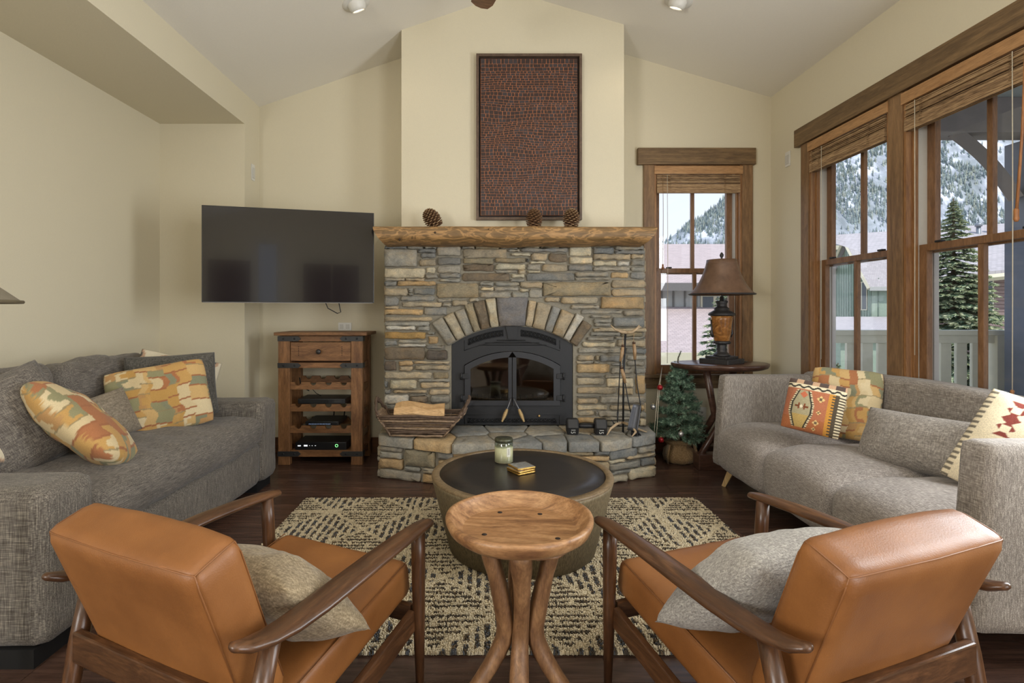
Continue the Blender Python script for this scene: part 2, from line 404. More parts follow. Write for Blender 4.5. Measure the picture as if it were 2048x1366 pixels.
window('window_3', T(1.51, YB, 0), .78, .67, 2.565, 1.62, (.095, .095))
window('added_window', T(XR, 2.22, 0) @ RW, .81, .55, 2.588, 1.625, (0, .10))  # out of view, added to let more light in
# headers
struct(B().box(XR-.045, XR, 1.25, 4.275, 2.588, 2.728, b=.004).build('trim_1', MT['trimy']))
struct(B().box(1.358, 2.405, YB-.045, YB, 2.565, 2.712, b=.004).build('trim_2', MT['trimh']))
# woven bamboo blinds, pulled up
def bambmat():
    x = N('woven_bamboo'); v = x.coord((1, 1, 130)); f = x.noise(v, 1, 3, .6); g = x.noise(x.coord((9, 9, 90)), 2, 3)
    c = x.ramp(x.math('MULTIPLY', x.math('ADD', f, g), .5), [(.36, s2l((96, 72, 48))), (.5, s2l((152, 122, 88))), (.62, s2l((186, 156, 116)))])
    x.bump(f, .4, .004); return x.out(c, .7)
MT['bamboo'] = bambmat()
MT['valance'] = wood('honey_wood_valance', (158, 116, 74), (190, 148, 102), st=(1, 1, 8), sc=2, rough=.5)
MT['cord'] = plain('pale_cord', (205, 196, 176), .8)
MT['cordb'] = plain('tan_cord', (150, 120, 86), .8)
MT['tassel'] = wood('tassel_wood', (140, 88, 48), (176, 122, 74), st=(6, 6, 1), sc=3)
def blind(M, w, zt, zb, label, cords=()):
    r = empty('bamboo_blind'); r.matrix_world = M; tag(r, label, 'blind', 'woven bamboo blinds')
    bar(r, 'valance', MT['valance'], -.004, w+.004, -.036, -.012, zt-.078, zt-.008)
    b = B(); z = zt-.085; k = 0; depth = 0
    while z > zb:
        o = .006*math.sin(k*1.7)+random.uniform(-.003, .003); sl = random.uniform(-.003, .003)
        b.box(.02, w-.02, -.012+o-.016, -.006+o, z-.0075, z+sl*.3-.001)
        z -= .0095; k += 1
    for j in range(9):       # the gathered stack at the bottom
        yy = -.034+.006*j; b.box(.02+.002*j, w-.02-.002*j, yy, yy+.004, zb-.018+.003*(j % 3), zb+.055-.004*(j % 4))
    tag(b.build('slats', MT['bamboo'], r), kind='stuff')
    for xx in (.17*w, .80*w):
        pts = []
        for q in range(60):
            zz = zt-.09-(zt-.09-zb+.012)*q/59; pts.append((xx+.012*math.sin(q*1.9), -.034-.004*math.cos(q*1.9), zz))
        B().tube(pts, .0013, 5).build('ladder_cord', MT['cordb'], r)
    for (xx, zlow, m, ts) in cords:
        B().tube([(xx, -.035, zt-.085), (xx+.004, -.037, (zt+zlow)/2), (xx, -.035, zlow)], .0022, 6).build('pull_cord', MT[m], r)
        if ts:
            B().lathe([(.004, .03), (.009, .024), (.007, .012), (.013, -.006), (.011, -.016), (.003, -.02)], 12, (xx, -.035, zlow-.01)).build('tassel', MT['tassel'], r)
    return r
blind(T(XR, 4.11, 0) @ RW, .81, 2.585, 2.355, 'bamboo blind raised on the window nearest the room corner', [(.17, .9, 'cord', False), (.055, 1.5, 'cordb', False)])
bl2 = blind(T(XR, 3.184, 0) @ RW, .83, 2.585, 2.355, 'bamboo blind raised on the large window at right edge of photo', [(.10, 1.0, 'cord', False), (.671, .86, 'cord', True)])
B().tube([(.74, -.045, 2.46), (.728, -.045, 2.1), (.702, -.045, 1.74)], [.004, .0055, .0065], 10).lathe([(.006, .04), (.011, .03), (.010, .0), (.012, -.012), (.007, -.025)], 12, (.700, -.045, 1.705)).build('tilt_wand', MT['tassel'], bl2)
blind(T(1.51, YB, 0), .78, 2.56, 2.335, 'bamboo blind raised on the narrow window behind the lamp', [(.07, 1.66, 'cordb', True), (.11, .8, 'cord', False)])
blind(T(XR, 2.22, 0) @ RW, .81, 2.585, 2.355, 'bamboo blind raised on the added window beyond the right edge')
# wall plates and little fittings
def plate(name, M, w, h, label, kind='outlet'):
    r = empty(name); r.matrix_world = M; tag(r, label, 'outlet' if kind != 'sensor' else 'sensor')
    B().box(-w/2, w/2, -.006, 0, -h/2, h/2, b=.002).build('cover_plate', MT['white'], r)
    if kind == 'outlet':
        for dz in (-.02, .02):
            s_ = B().lathe([(.014, 0), (.014, .0025)], 16, M=T(0, -.006, dz) @ RX(pi/2)).build('socket', MT['offwhite'], r)
            b = B()
            for xx in (-.005, .005): b.box(xx-.001, xx+.001, -.0092, -.0086, dz-.004, dz+.004)
            b.build('slot', MT['dim'], s_)
    if kind == 'media':
        for xx in (-.03, .025): B().box(xx-.016, xx+.016, -.009, -.006, -.02, .02, b=.001).build('port', MT['offwhite'], r)
    if kind == 'sensor':
        B().box(-w/2+.006, w/2-.006, -.012, -.006, -h/2+.02, h/2-.03, b=.003).build('lens', MT['offwhite'], r)
    return r
plate('wall_outlet', T(PX(1403, YB), YB-.001, PZ(828, YB)), .08, .125, 'white outlet plate on wall between small fir tree and grey sofa')
plate('media_wall_plate', T(PX(690, YB), YB-.001, PZ(653, YB)), .118, .07, 'white media wall plate just above the wine rack cabinet', 'media')
plate('motion_sensor', T(XS+.001, 4.56, 2.466) @ RZ(pi/2), .06, .14, 'small white wall sensor on the return wall above the television', 'sensor')
plate('wall_sensor', T(XR-.001, 4.43, 2.545) @ RZ(-pi/2), .07, .125, 'small white wall sensor in corner right of the narrow window', 'sensor')
# recessed ceiling lights
def canlight(u, v, side, label, on):
    dx, dz = (u-U0)/FPX, (V0-v)/FPX
    if side < 0: s_ = (az-3.09)/(ax-XS); t = (3.09-s_*XS-EYE)/(dz-s_*dx)
    else: s_ = -(az-3.176)/(XR-ax); t = (3.176-s_*XR-EYE)/(dz-s_*dx)
    c = Vector((dx*t, t, EYE+dz*t)); nrm = Vector((s_, 0, -1)).normalized()
    r = empty('recessed_light'); r.matrix_world = frame(c, nrm, (0, 1, 0)); tag(r, label, 'ceiling light', 'recessed eyeball lights')
    B().lathe([(.058, .012), (.066, .014), (.098, .006), (.100, 0), (.098, -.004), (.058, -.004)], 40, cap=False).build('trim_ring', MT['white'], r)
    dirv = Vector((.35, .8, .0)) if side < 0 else Vector((-.15, .85, 0))
    a = frame((0, 0, 0), (0, .38, .92), (0, 1, 0))
    B().lathe([(.064, -.03), (.066, .0), (.062, .03), (.052, .052), (.047, .054), (.045, .040), (.044, .036)], 32, M=a, cap=False).build('eyeball', MT['white'], r)
    B().lathe([(.0455, .034), (.030, .040), (.001, .043)], 24, M=a, cap=True).build('bulb', emit('lamp_glow' if on else 'lamp_dim', (1, .86, .66) if on else (.8, .8, .78), 9 if on else .25), r)
    if on:
        wp = c+nrm*.10; light('SPOT', 'recessed_spot', wp, on, (1, .86, .68), to=wp+(nrm+Vector((0, .35, 0))), spot_size=2.0, spot_blend=.8, shadow_soft_size=.05)
canlight(712, 6, -1, 'white recessed eyeball light in left ceiling slope', 1.2)
canlight(1357, 1, 1, 'lit white recessed eyeball light in right ceiling slope', 3)
for q, (sx_, yy) in enumerate(((-1, 2.2), (1, 2.2), (-1, .6), (1, .6), (-1, -1.2), (1, -1.2), (-1, -2.8), (1, -2.8))):  # unseen spots without fixtures, added to brighten the room
    xx = -.93 if sx_ < 0 else 1.41
    zz = zl(xx) if sx_ < 0 else zr(xx)
    light('SPOT', 'fill_spot', (xx, yy, zz-.03), (8 if q < 2 else 22), (1, .94, .84), to=(xx, yy+.3, 0), spot_size=2.3, spot_blend=.9, shadow_soft_size=.06)
# ================================================================== FIREPLACE
DF = 4.20                       # mortar plane of the stone face
MT['stone'] = objcol('ledge_stone')
MT['mortar'] = plain('grey_mortar', (132, 126, 112), .95, bump=.5, bs=70, var=.12)
SC = {'g': (148, 144, 133), 'b': (130, 130, 126), 't': (164, 152, 130), 'o': (176, 152, 116), 'y': (170, 142, 94), 'c': (188, 178, 154), 'd': (122, 109, 92), 'w': (192, 188, 177), 'v': (144, 134, 112), 'k': (118, 117, 118), 'x': (92, 85, 78)}
def resample(poly, step):
    out = []
    n = len(poly)
    for i in range(n):
        a = Vector(poly[i]); b = Vector(poly[(i+1) % n]); m = max(1, int(round((b-a).length/step)))
        for k in range(m): out.append(a+(b-a)*k/m)
    return out
def roundpoly(poly, r):
    out = []; n = len(poly)
    for i in range(n):
        p0, p, p1 = Vector(poly[i-1]), Vector(poly[i]), Vector(poly[(i+1) % n])
        a = (p0-p); b = (p1-p); rr = min(r, a.length*.42, b.length*.42)
        a = p+a.normalized()*rr; b = p+b.normalized()*rr
        for k in range(4):
            t = k/3; out.append((1-t)**2*a+2*t*(1-t)*p+t*t*b)
    return out
def stone_mesh(poly, proud, back, jit=.004, rad=.018, bevel=.008, seed=0):
    """poly (x,z) in metres about its centre; front towards -y"""
    rng = random.Random(seed)
    pts = roundpoly(poly, rad*(.6+.8*rng.random()))
    q = []
    for i, p in enumerate(pts):
        nx = pts[(i+1) % len(pts)]; q.append(p)
        if (nx-p).length > .05:
            m = int((nx-p).length/.045)
            for k in range(1, m+1): q.append(p+(nx-p)*k/(m+1))
    q = [p+Vector((rng.uniform(-jit, jit), rng.uniform(-jit, jit))) for p in q]
    n = len(q); c = sum(q, Vector((0, 0)))/n
    V = [(p.x, back, p.y) for p in q]; V += [(p.x, -proud*.55, p.y) for p in q]
    for sh, dep in ((bevel, 1.0),):
        for p in q:
            d = c-p; L = d.length; s_ = min(sh, L*.5); pp = p+d/L*s_
            V.append((pp.x, -proud*dep+rng.uniform(-.002, .002), pp.y))
    # inner spine for a gently uneven face
    for p in q:
        d = p-c; V.append((c.x+d.x*.62, -proud*1.12+rng.uniform(-.003, .003), c.y+d.y*.4))
    F = []
    for r_ in range(3):
        for i in range(n): F.append((r_*n+i, r_*n+(i+1) % n, (r_+1)*n+(i+1) % n, (r_+1)*n+i))
    F.append(tuple(3*n+i for i in range(n)))
    return mesh('stone', V, F, True)
def put_stone(parent, poly, code, M_of=None, proud=.022, back=.015, jit=.0042, rad=.016):
    cx = sum(p[0] for p in poly)/len(poly); cz = sum(p[1] for p in poly)/len(poly)
    me = stone_mesh([(p[0]-cx, p[1]-cz) for p in poly], proud*random.uniform(.75, 1.3), back, jit, rad, seed=random.random())
    loc = Vector((cx, 0, cz)); M = T(*loc) if M_of is None else M_of @ T(*loc)
    o = mobj('stone', me, MT['stone'], parent, M)
    c = s2l(SC[code]); k = random.uniform(.86, 1.14); h = random.uniform(-.03, .03)
    o.color = (c[0]*k*(1+h), c[1]*k, c[2]*k*(1-h), 1); return o
fp = empty('stone_fireplace', (0, 0, 0), 0, 'grey and tan ledgestone fireplace face with an arched opening', 'fireplace')
A = '60,135,530,385g 545,130,800,180b 570,190,800,260b 565,275,800,375t 815,80,1165,235g 825,250,1165,365b 820,375,1160,470g 60,400,640,545c 655,385,800,475c 645,490,840,565g 850,480,1165,550b 850,560,1160,600g 1190,135,1830,255t 1190,265,1640,345v 1190,350,1640,450d 1845,125,2009,175g 1880,185,2165,235c 1660,260,2100,330v 1660,345,2100,430c 1185,470,1865,595d 1880,490,2080,550c 1870,560,2080,600g 60,585,240,655b 250,585,800,660o 60,690,400,800t 470,690,790,790b 805,625,1425,840v 1430,610,1635,660g 1650,605,2010,660g 1450,670,1635,735c 1645,670,2005,740g 1440,750,1885,850g 1895,750,2140,830g 60,815,280,950b 290,810,795,880b 310,890,885,960t 820,855,1030,895g 895,905,1030,960g 1040,860,1430,965t 60,985,615,1085o 635,970,1065,1080b 60,1100,750,1165t 60,1175,750,1230g 90,1240,520,1300w 530,1240,780,1305g'
Bq = '165,110,830,175b 265,190,550,305t 565,190,835,315d 845,85,1185,230c 845,245,1190,350c 840,360,1190,450b 1195,95,1500,195b 1510,90,1955,140g 1510,147,1955,197b 1195,205,1735,285t 1745,205,1955,280t 1195,295,1535,380c 1545,295,1720,370w 1745,290,1960,375g 1195,390,1720,442g 1735,385,1960,450g 250,345,440,435g 455,345,830,455t 225,470,930,585b 940,460,1430,535g 940,545,1440,582g 1450,455,1710,545o 1730,460,1960,555b 145,600,470,690t 480,605,1450,805v 1462,575,1955,690t 1465,705,1955,800t 145,700,470,840g 500,815,725,890t 735,825,1260,915t 1310,820,1945,990o 880,930,1300,985g 1015,1000,1620,1070g 1630,1000,1945,1095g 1150,1085,1460,1125g 1200,1140,1465,1190g 1480,1110,1945,1245b 1200,1200,1470,1250g 1200,1270,1950,1325t'
Cq = '100,180,730,290y 750,180,870,230g 770,250,930,360o 100,310,300,400b 310,310,750,355g 310,367,730,405w 740,380,1090,440b 100,415,715,605d 740,460,1085,605x 100,620,285,775x 310,620,535,695o 330,705,535,775t 550,620,1100,675t 570,685,1100,760t 100,795,830,890t 840,790,1085,890v 190,905,600,1050c 100,920,165,1025b 640,945,1095,1025t 620,900,1095,935g 100,1045,205,1125b 230,1065,745,1110t 480,1120,750,1150g 775,1045,1100,1140t 100,1145,480,1270w 500,1160,760,1255d 800,1155,1100,1260g 100,1285,560,1366g 570,1275,1100,1366t'
Dq = '350,100,600,145g 300,155,690,200g 270,210,610,255g 620,205,1000,235g 145,270,630,330c 650,245,1000,330t 150,345,700,415g 760,345,1000,420b 150,435,375,515t 430,435,750,520b 770,432,1005,500g 145,545,555,660o 570,535,730,575b 570,590,850,670g 870,590,1000,670g 770,512,1000,577g 145,680,480,710g 500,685,860,715g 155,725,490,810t 525,725,860,835c 885,685,1005,920o 145,830,640,925t 660,845,860,930t 145,938,430,962g 145,972,410,1040t 440,945,990,1035g 145,1050,540,1115c 560,1050,900,1120t 145,1125,375,1195t 420,1130,905,1200g 150,1212,480,1285o 500,1210,900,1245g 920,1050,1005,1130o 920,1140,1005,1220g 915,1230,1000,1330c 500,1255,900,1330g 150,1295,490,1340g'
rects = []
for txt, ox, oy, sc in ((A, 760, 480, 7.189), (Bq, 1020, 480, 7.189), (Cq, 755, 640, 7.588), (Dq, 1130, 640, 6.21)):
    for w_ in txt.split():
        code = w_[-1]; a_, b_, c_, d_ = map(float, w_[:-1].split(',')); rects.append((ox+a_/sc, oy+b_/sc, ox+c_/sc, oy+d_/sc, code))
ACX, ACY, RI, RO = 1024.5, 869.0, 217.0, 272.0
U1, U2, V1, V2 = 768, 1292, 490, 852
G = 2; gw, gh = int((U2-U1)/G), int((V2-V1)/G); occ = np.zeros((gh, gw), bool)
jj, ii = np.mgrid[0:gh, 0:gw]; uu = U1+(ii+.5)*G; vv = V1+(jj+.5)*G
rad_ = np.hypot(uu-ACX, vv-ACY); ang = np.degrees(np.arctan2(uu-ACX, ACY-vv))
occ |= (rad_ < RO+1) & (np.abs(ang) < 37.2)
occ |= (uu > 900) & (uu < 1151) & (vv > 685)
placed = []
def fill_rect(u0, v0, u1, v1, code):
    i0, i1 = max(0, int(round((u0-U1)/G))), min(gw, int(round((u1-U1)/G))); j0, j1 = max(0, int(round((v0-V1)/G))), min(gh, int(round((v1-V1)/G)))
    if i1-i0 < 2 or j1-j0 < 1: return
    sub = occ[j0:j1, i0:i1]
    if sub.mean() > .35: return
    # shrink away from the arch or from already placed stones
    for _ in range(60):
        sub = occ[j0:j1, i0:i1]
        if sub.size == 0 or not sub.any(): break
        e_ = [sub[:, 0].sum()/max(1, j1-j0), sub[:, -1].sum()/max(1, j1-j0), sub[0].sum()/max(1, i1-i0), sub[-1].sum()/max(1, i1-i0)]; k = int(np.argmax(e_))
        if e_[k] == 0: return
        if k == 0: i0 += 1
        elif k == 1: i1 -= 1
        elif k == 2: j0 += 1
        else: j1 -= 1
        if i1-i0 < 2 or j1-j0 < 2: return
    occ[max(0, j0):j1, max(0, i0):i1] = True
    placed.append((U1+i0*G, V1+j0*G, U1+i1*G, V1+j1*G, code))
for q in rects: fill_rect(*q)
rf = random.Random(3)
for j in range(gh):
    i = 0
    while i < gw:
        if occ[j, i]: i += 1; continue
        w_ = 0
        while i+w_ < gw and not occ[j, i+w_] and w_ < rf.randint(14, 34): w_ += 1
        h_ = 1
        while j+h_ < gh and h_ < rf.randint(4, 6) and not occ[j+h_, i:i+w_].any(): h_ += 1
        if w_ >= 4 and h_ >= 3: fill_rect(U1+i*G, V1+j*G, U1+(i+w_)*G, V1+(j+h_)*G, rf.choice('gggbtvc'))
        else: occ[j:j+h_, i:i+w_] = True
        i += max(1, w_)
DS = DF-.02
def rp_(u0, v0, u1, v1): return [(PX(u0, DS), PZ(v1, DS)), (PX(u1, DS), PZ(v1, DS)), (PX(u1, DS), PZ(v0, DS)), (PX(u0, DS), PZ(v0, DS))]
MF = T(0, DF, 0)
for (a_, b_, c_, d_, code) in placed:
    # stones at the outer edges wrap around the corner a little unevenly
    if c_ > U2-6: c_ += random.uniform(-3, 2)
    g_ = .7
    put_stone(fp, rp_(a_+g_, b_+g_*.6, c_-g_, d_-g_*.6), code, MF, proud=random.uniform(.020, .034))
angs = [-36.2, -30.6, -25.5, -20.6, -16.6, -11.4, -6.9, 6.8, 10.6, 17.2, 21.4, 27.7, 31.6, 36.6]
for k, code in enumerate('gtgvdckttbtwd'):
    a0, a1 = math.radians(angs[k]+.25), math.radians(angs[k+1]-.25); ro = RO+random.uniform(-3, 5)
    pl = []
    for (r_, a_) in ((RI+1, a0), (RI+1, a1), (ro, a1), (ro, (a0+a1)/2), (ro, a0)):
        u_, v_ = ACX+r_*math.sin(a_), ACY-r_*math.cos(a_); pl.append((PX(u_, DS), PZ(v_, DS)))
    put_stone(fp, pl, code, MF, proud=.034, jit=.002, rad=.012)
# stones on the visible side returns
for sx_, Xe in ((1, PX(U2-1, DF)), (-1, PX(U1+1, DF))):
    z = .34
    while z < 1.72:
        h_ = random.uniform(.05, .11); d0 = 0
        for (s0, s1) in ((.02, .24), (.25, .47)):
            pl = [(s0, z+.004), (s1, z+.004), (s1, z+h_-.004), (s0, z+h_-.004)]
            Ms = T(Xe-sx_*.012, DF, 0) @ (RZ(pi/2) if sx_ > 0 else RZ(-pi/2) @ T(-.49, 0, 0))
            put_stone(fp, pl, random.choice('gbtt'), Ms, proud=.02)
        z += h_
# mortar body with arched hole (built from slabs round the opening)
x0, x1 = PX(U1+3, DF), PX(U2-3, DF); ox0, ox1 = PX(903, DF), PX(1146, DF)
bm_ = B(); bm_.box(x0, ox0, DF, YB-.002, .335, 1.76).box(ox1, x1, DF, YB-.002, .335, 1.76)
nseg = 16; ztop = 1.76
for k in range(nseg):
    a0 = math.radians(-34+68*k/nseg); a1 = math.radians(-34+68*(k+1)/nseg)
    ua, va = ACX+RI*math.sin(a0), ACY-RI*math.cos(a0); ub, vb = ACX+RI*math.sin(a1), ACY-RI*math.cos(a1)
    bm_.prism([(PX(ua, DF), PZ(va, DF)), (PX(ub, DF), PZ(vb, DF)), (PX(ub, DF), ztop), (PX(ua, DF), ztop)], DF, YB-.002)
bm_.build('mortar_body', MT['mortar'], fp)
# log mantel: half-round timber, flat top, slanted cut ends
def logmat():
    x = N('peeled_log'); v = x.coord((1, 3.2, 3.6), rand=False); f = x.noise(v, 5.0, 3, .55, 1.1); g = x.noise(x.coord((2, 14, 14), rand=False), 5, 4)
    c = x.ramp(f, [(.36, s2l((122, 95, 60))), (.47, s2l((134, 104, 66))), (.505, s2l((178, 138, 88))), (.55, s2l((166, 128, 82))), (.60, s2l((120, 94, 60))), (.72, s2l((142, 112, 72)))])
    k = x.ramp(g, [(.3, (.75, .74, .72)), (.6, (1.05, 1.05, 1.05))])
    x.bump(x.math('ADD', f, x.math('MULTIPLY', g, .3)), .35, .012); return x.out(x.mix(1.0, c, k, 'MULTIPLY'), .55)
ml = B(); ns = 40; V = []; prof = []
for k in range(13):
    a_ = pi*k/12*.5
    prof.append((math.cos(a_), math.sin(a_)))
xl_t, xr_t = PX(745, 3.98), PX(1316, 3.98); xl_b, xr_b = PX(768, 4.0), PX(1290, 4.0)
rings = []
for i in range(ns+1):
    s_ = i/ns; ring = []
    top = 1.905-.004*s_; bot = 1.768+.004*math.sin(s_*9)+.004*math.sin(s_*23); fr = 3.955+.008*math.sin(s_*7+1)+.005*math.sin(s_*19)
    for k in range(14):
        q = k/13
        # profile from back-top, front-top, curving to bottom-back
        if k == 0: yy, zz = 4.275, top
        elif k == 1: yy, zz = fr+.035, top
        else:
            a_ = (k-2)/11*pi/2*1.0
            yy = (fr+.02)+(.02-.02*math.cos(max(0, .5-a_)*0))-.02*math.sin(min(pi/2, a_*1.6))+.20*(1-math.cos(a_))**1.6; zz = top-.012-(top-bot-.012)*math.sin(a_)
        t_ = min(1, max(0, (top-zz)/(top-bot)))
        xl_ = xl_t+(xl_b-xl_t)*t_**1.6; xr_ = xr_t+(xr_b-xr_t)*t_**1.6
        ring.append((xl_+(xr_-xl_)*s_, yy, zz))
    rings += ring
    ml_n = len(ring)
F = [(i*ml_n+k, (i+1)*ml_n+k, (i+1)*ml_n+(k+1) % ml_n, i*ml_n+(k+1) % ml_n) for i in range(ns) for k in range(ml_n)]
F += [tuple(range(ml_n)), tuple(ns*ml_n+k for k in range(ml_n-1, -1, -1))]
ml.add(rings, F, True); mant = ml.build('log_mantel', logmat()); tag(mant, 'peeled half log mantel shelf above the stone fireplace', 'mantel')
md = mant.modifiers.new('edge', 'EDGE_SPLIT'); md.split_angle = .6
kn = plain('dark_knot', (62, 44, 28), .7)
for (u_, v_, r_) in ((870, 465, .012), (988, 473, .012), (977, 458, .004), (798, 478, .009)):
    p_ = P(u_, v_, 3.962); B().lathe([(r_, 0), (r_*.8, .012), (r_*.3, .016)], 14, M=T(p_.x, 3.972+(1.9-p_.z)*.18, p_.z) @ RX(pi/2)).build('knot', kn, mant)
# ------------------------------------------------------------------ raised hearth
he = empty('raised_hearth', (0, 0, 0), 0, 'raised flagstone hearth with angled stacked stone front', 'hearth')
HP = [(-.815, 4.22), (-.805, 3.945), (-.22, 3.745), (.91, 3.80), (1.305, 3.99), (1.305, 4.22)]
hz = .245
inset = [(-.79, 4.22), (-.785, 3.985), (-.215, 3.795), (.90, 3.85), (1.285, 4.025), (1.285, 4.22)]
n_ = len(inset); hzt = lambda y: .300+.034*(y-3.75)/.45
Vv = [(x, y, 0) for x, y in inset]+[(x, y+.0, hzt(y)-.004) for x, y in inset]
B().add(Vv, [tuple(range(n_))[::-1], tuple(range(n_, 2*n_))]+[(i, (i+1) % n_, (i+1) % n_+n_, i+n_) for i in range(n_)]).build('mortar_body', MT['mortar'], he)
def courses(pa, pb, rows, hand=None):
    """stack stones on the vertical facet running from pa to pb"""
    a = Vector((*pa, 0)); d = Vector((*pb, 0))-a; L = d.length; ang_ = math.atan2(d.y, d.x); Mf = T(*a) @ RZ(ang_)
    if hand:
        for (s0, s1, z0, z1, code) in [(a, b, c*.91, d*.91, e) for a, b, c, d, e in hand]: put_stone(he, [(s0*L+.003, z0+.003), (s1*L-.003, z0+.003), (s1*L-.003, z1-.003), (s0*L+.003, z1-.003)], code, Mf, proud=.026)
        return
    z = .004
    while z < hz-.02:
        h_ = min(random.uniform(.038, .075), hz-z); x = -.015
        while x < L:
            w_ = random.uniform(.12, .3); x1_ = min(x+w_, L+.012)
            if L+.012-x1_ < .07: x1_ = L+.012
            put_stone(he, [(x+.003, z+.003), (x1_-.003, z+.003), (x1_-.003, z+h_-.003), (x+.003, z+h_-.003)], random.choice('ggtbcvto'), Mf, proud=random.uniform(.018, .03)); x = x1_
        z += h_
hl = [(-.02, .31, .225, .27, 'g'), (-.02, .31, .17, .222, 'g'), (-.02, .32, .085, .168, 'o'), (-.02, .56, 0, .08, 'g'), (.33, .75, .125, .262, 'v'), (.33, .56, .085, .122, 'g'), (.77, 1.0, .2, .262, 'b'), (.58, .77, .1, .122, 'g'), (.79, 1.0, .125, .195, 'o'), (.58, 1.0, .078, .122, 't'), (.58, 1.0, 0, .075, 'o')]
courses(inset[1], inset[2], 0, hl); courses(inset[2], inset[3], 0)
hr = [(0, .62, .185, .265, 'b'), (.64, 1.03, .205, .265, 'g'), (0, .36, .155, .182, 'c'), (.38, 1.03, .17, .2, 't'), (0, .68, .095, .152, 'g'), (.7, 1.03, .095, .165, 'b'), (0, .6, .06, .092, 'g'), (0, .4, 0, .056, 't'), (.42, 1.03, 0, .09, 'c')]
courses(inset[3], inset[4], 0, hr); courses(inset[4], inset[5], 0); courses(inset[0], inset[1], 0)
def clip(poly, nx, ny, c):
    out = []
    for i in range(len(poly)):
        a, b = poly[i], poly[(i+1) % len(poly)]; da = nx*a[0]+ny*a[1]-c; db = nx*b[0]+ny*b[1]-c
        if da <= 0: out.append(a)
        if (da < 0) != (db < 0):
            t = da/(da-db); out.append((a[0]+(b[0]-a[0])*t, a[1]+(b[1]-a[1])*t))
    return out
seeds = [(-.66, 3.98), (-.70, 4.14), (-.36, 3.90), (-.42, 4.12), (-.08, 3.86), (-.12, 4.06), (.16, 4.14), (.17, 3.96), (.28, 3.83), (.47, 4.05), (.50, 3.90), (.76, 4.12), (.70, 3.90), (.92, 3.95), (1.03, 4.12), (1.20, 4.05)]
SCF = ['g', 'v', 'o', 'g', 'g', 'b', 'b', 'g', 'b', 'g', 'b', 't', 'b', 'g', 'g', 'b']
for k, s_ in enumerate(seeds):
    pl = HP
    for j, t_ in enumerate(seeds):
        if j == k: continue
        mx, my = (s_[0]+t_[0])/2, (s_[1]+t_[1])/2; nx, ny = t_[0]-s_[0], t_[1]-s_[1]; L = math.hypot(nx, ny)
        pl = clip(pl, nx/L, ny/L, (nx*mx+ny*my)/L-.005)
        if len(pl) < 3: break
    if len(pl) < 3: continue
    cx = sum(p[0] for p in pl)/len(pl); cy = sum(p[1] for p in pl)/len(pl)
    me = stone_mesh([(p[0]-cx, p[1]-cy) for p in pl], .009, .062, .003, .022, .006, seed=k)
    o = mobj('flagstone', me, MT['stone'], he, T(cx, cy, hzt(cy)) @ RX(math.atan(.034/.45)) @ RX(-pi/2))
    c = s2l(SC[SCF[k]]); q = random.uniform(.9, 1.15); o.color = (c[0]*q, c[1]*q*1.01, c[2]*q*1.03, 1)
HZ = hzt(4.0)+.010          # top of the hearth
# ------------------------------------------------------------------ black iron fireplace insert
fi = empty('fireplace_insert', (0, 0, 0), 0, 'black iron arched fireplace insert with glass double doors', 'fireplace insert')
DI = 4.205
def iu(x): return 890+x/6.207
def iv(y): return 640+y/6.209
def ip(x, y): return (PX(iu(x), DI), PZ(iv(y), DI))
def arch(xa, xb, ys, yc, n=20):
    """arc points from (xa,ys) over crown yc to (xb,ys) in zoom pixels"""
    h_ = ys-yc; w_ = (xb-xa)/2; R = (w_*w_+h_*h_)/(2*h_); cx = (xa+xb)/2; cy = yc+R; a_ = math.asin(w_/R)
    return [(cx+R*math.sin(-a_+2*a_*k/n), cy-R*math.cos(-a_+2*a_*k/n)) for k in range(n+1)]
def band(outer, inner, y0, y1):
    b = B(); o_ = [ip(*p) for p in outer]; i_ = [ip(*p) for p in inner]
    for k in range(len(o_)-1): b.prism([i_[k], i_[k+1], o_[k+1], o_[k]], y0, y1)
    return b
# surround plate: outer arch to door arch
out_a = [(85, 1300)]+arch(85, 1580, 290, 68)+[(1580, 1300)]
in_a = [(238, 1060)]+arch(238, 1430, 560, 385)+[(1430, 1060)]
band(out_a, in_a, DI, DI+.03).build('surround_plate', MT['iron'], fi)
b = B(); b.prism([ip(85, 1300), ip(1580, 1300), ip(1580, 1062), ip(85, 1062)], DI+.0005, DI+.03); b.build('lower_panel', MT['iron'], fi)
def lattice(name, pts_top, pts_bot, n):
    b = B(); m = len(pts_top)-1
    def at(t, s_):
        k = min(m-1, int(t*m)); f = t*m-k
        a = Vector(pts_top[k]).lerp(Vector(pts_top[k+1]), f); c = Vector(pts_bot[k]).lerp(Vector(pts_bot[k+1]), f)
        q = a.lerp(c, s_); return (q.x, DI-.004, q.y)
    for k in range(n):
        for s0, s1 in ((0, 1), (1, 0)): b.tube([at(k/n, s0), at((k+1)/n, s1)], .0028, 4)
    for s_ in (0, 1): b.tube([at(k/10, s_) for k in range(11)], .003, 4)
    for t in (0, 1): b.tube([at(t, 0), at(t, 1)], .003, 4)
    g = b.build(name, MT['iron'], fi); g2 = B()
    for k in range(m):
        q = [pts_top[k], pts_top[k+1], pts_bot[k+1], pts_bot[k]]; g2.add([(p[0], DI-.0015, p[1]) for p in q], [(0, 1, 2, 3)])
    g2.build('vent_gap', MT['dim'], g)
ta = arch(290, 1375, 240, 120, 30); tb = arch(290, 1375, 310, 195, 30)
lattice('vent_grille', [ip(*p) for p in ta[:13]], [ip(*p) for p in tb[:13]], 9)
lattice('vent_grille', [ip(*p) for p in ta[18:]], [ip(*p) for p in tb[18:]], 9)
lattice('vent_grille', [ip(285+1095*k/8, 1222) for k in range(9)], [ip(285+1095*k/8, 1275) for k in range(9)], 20)
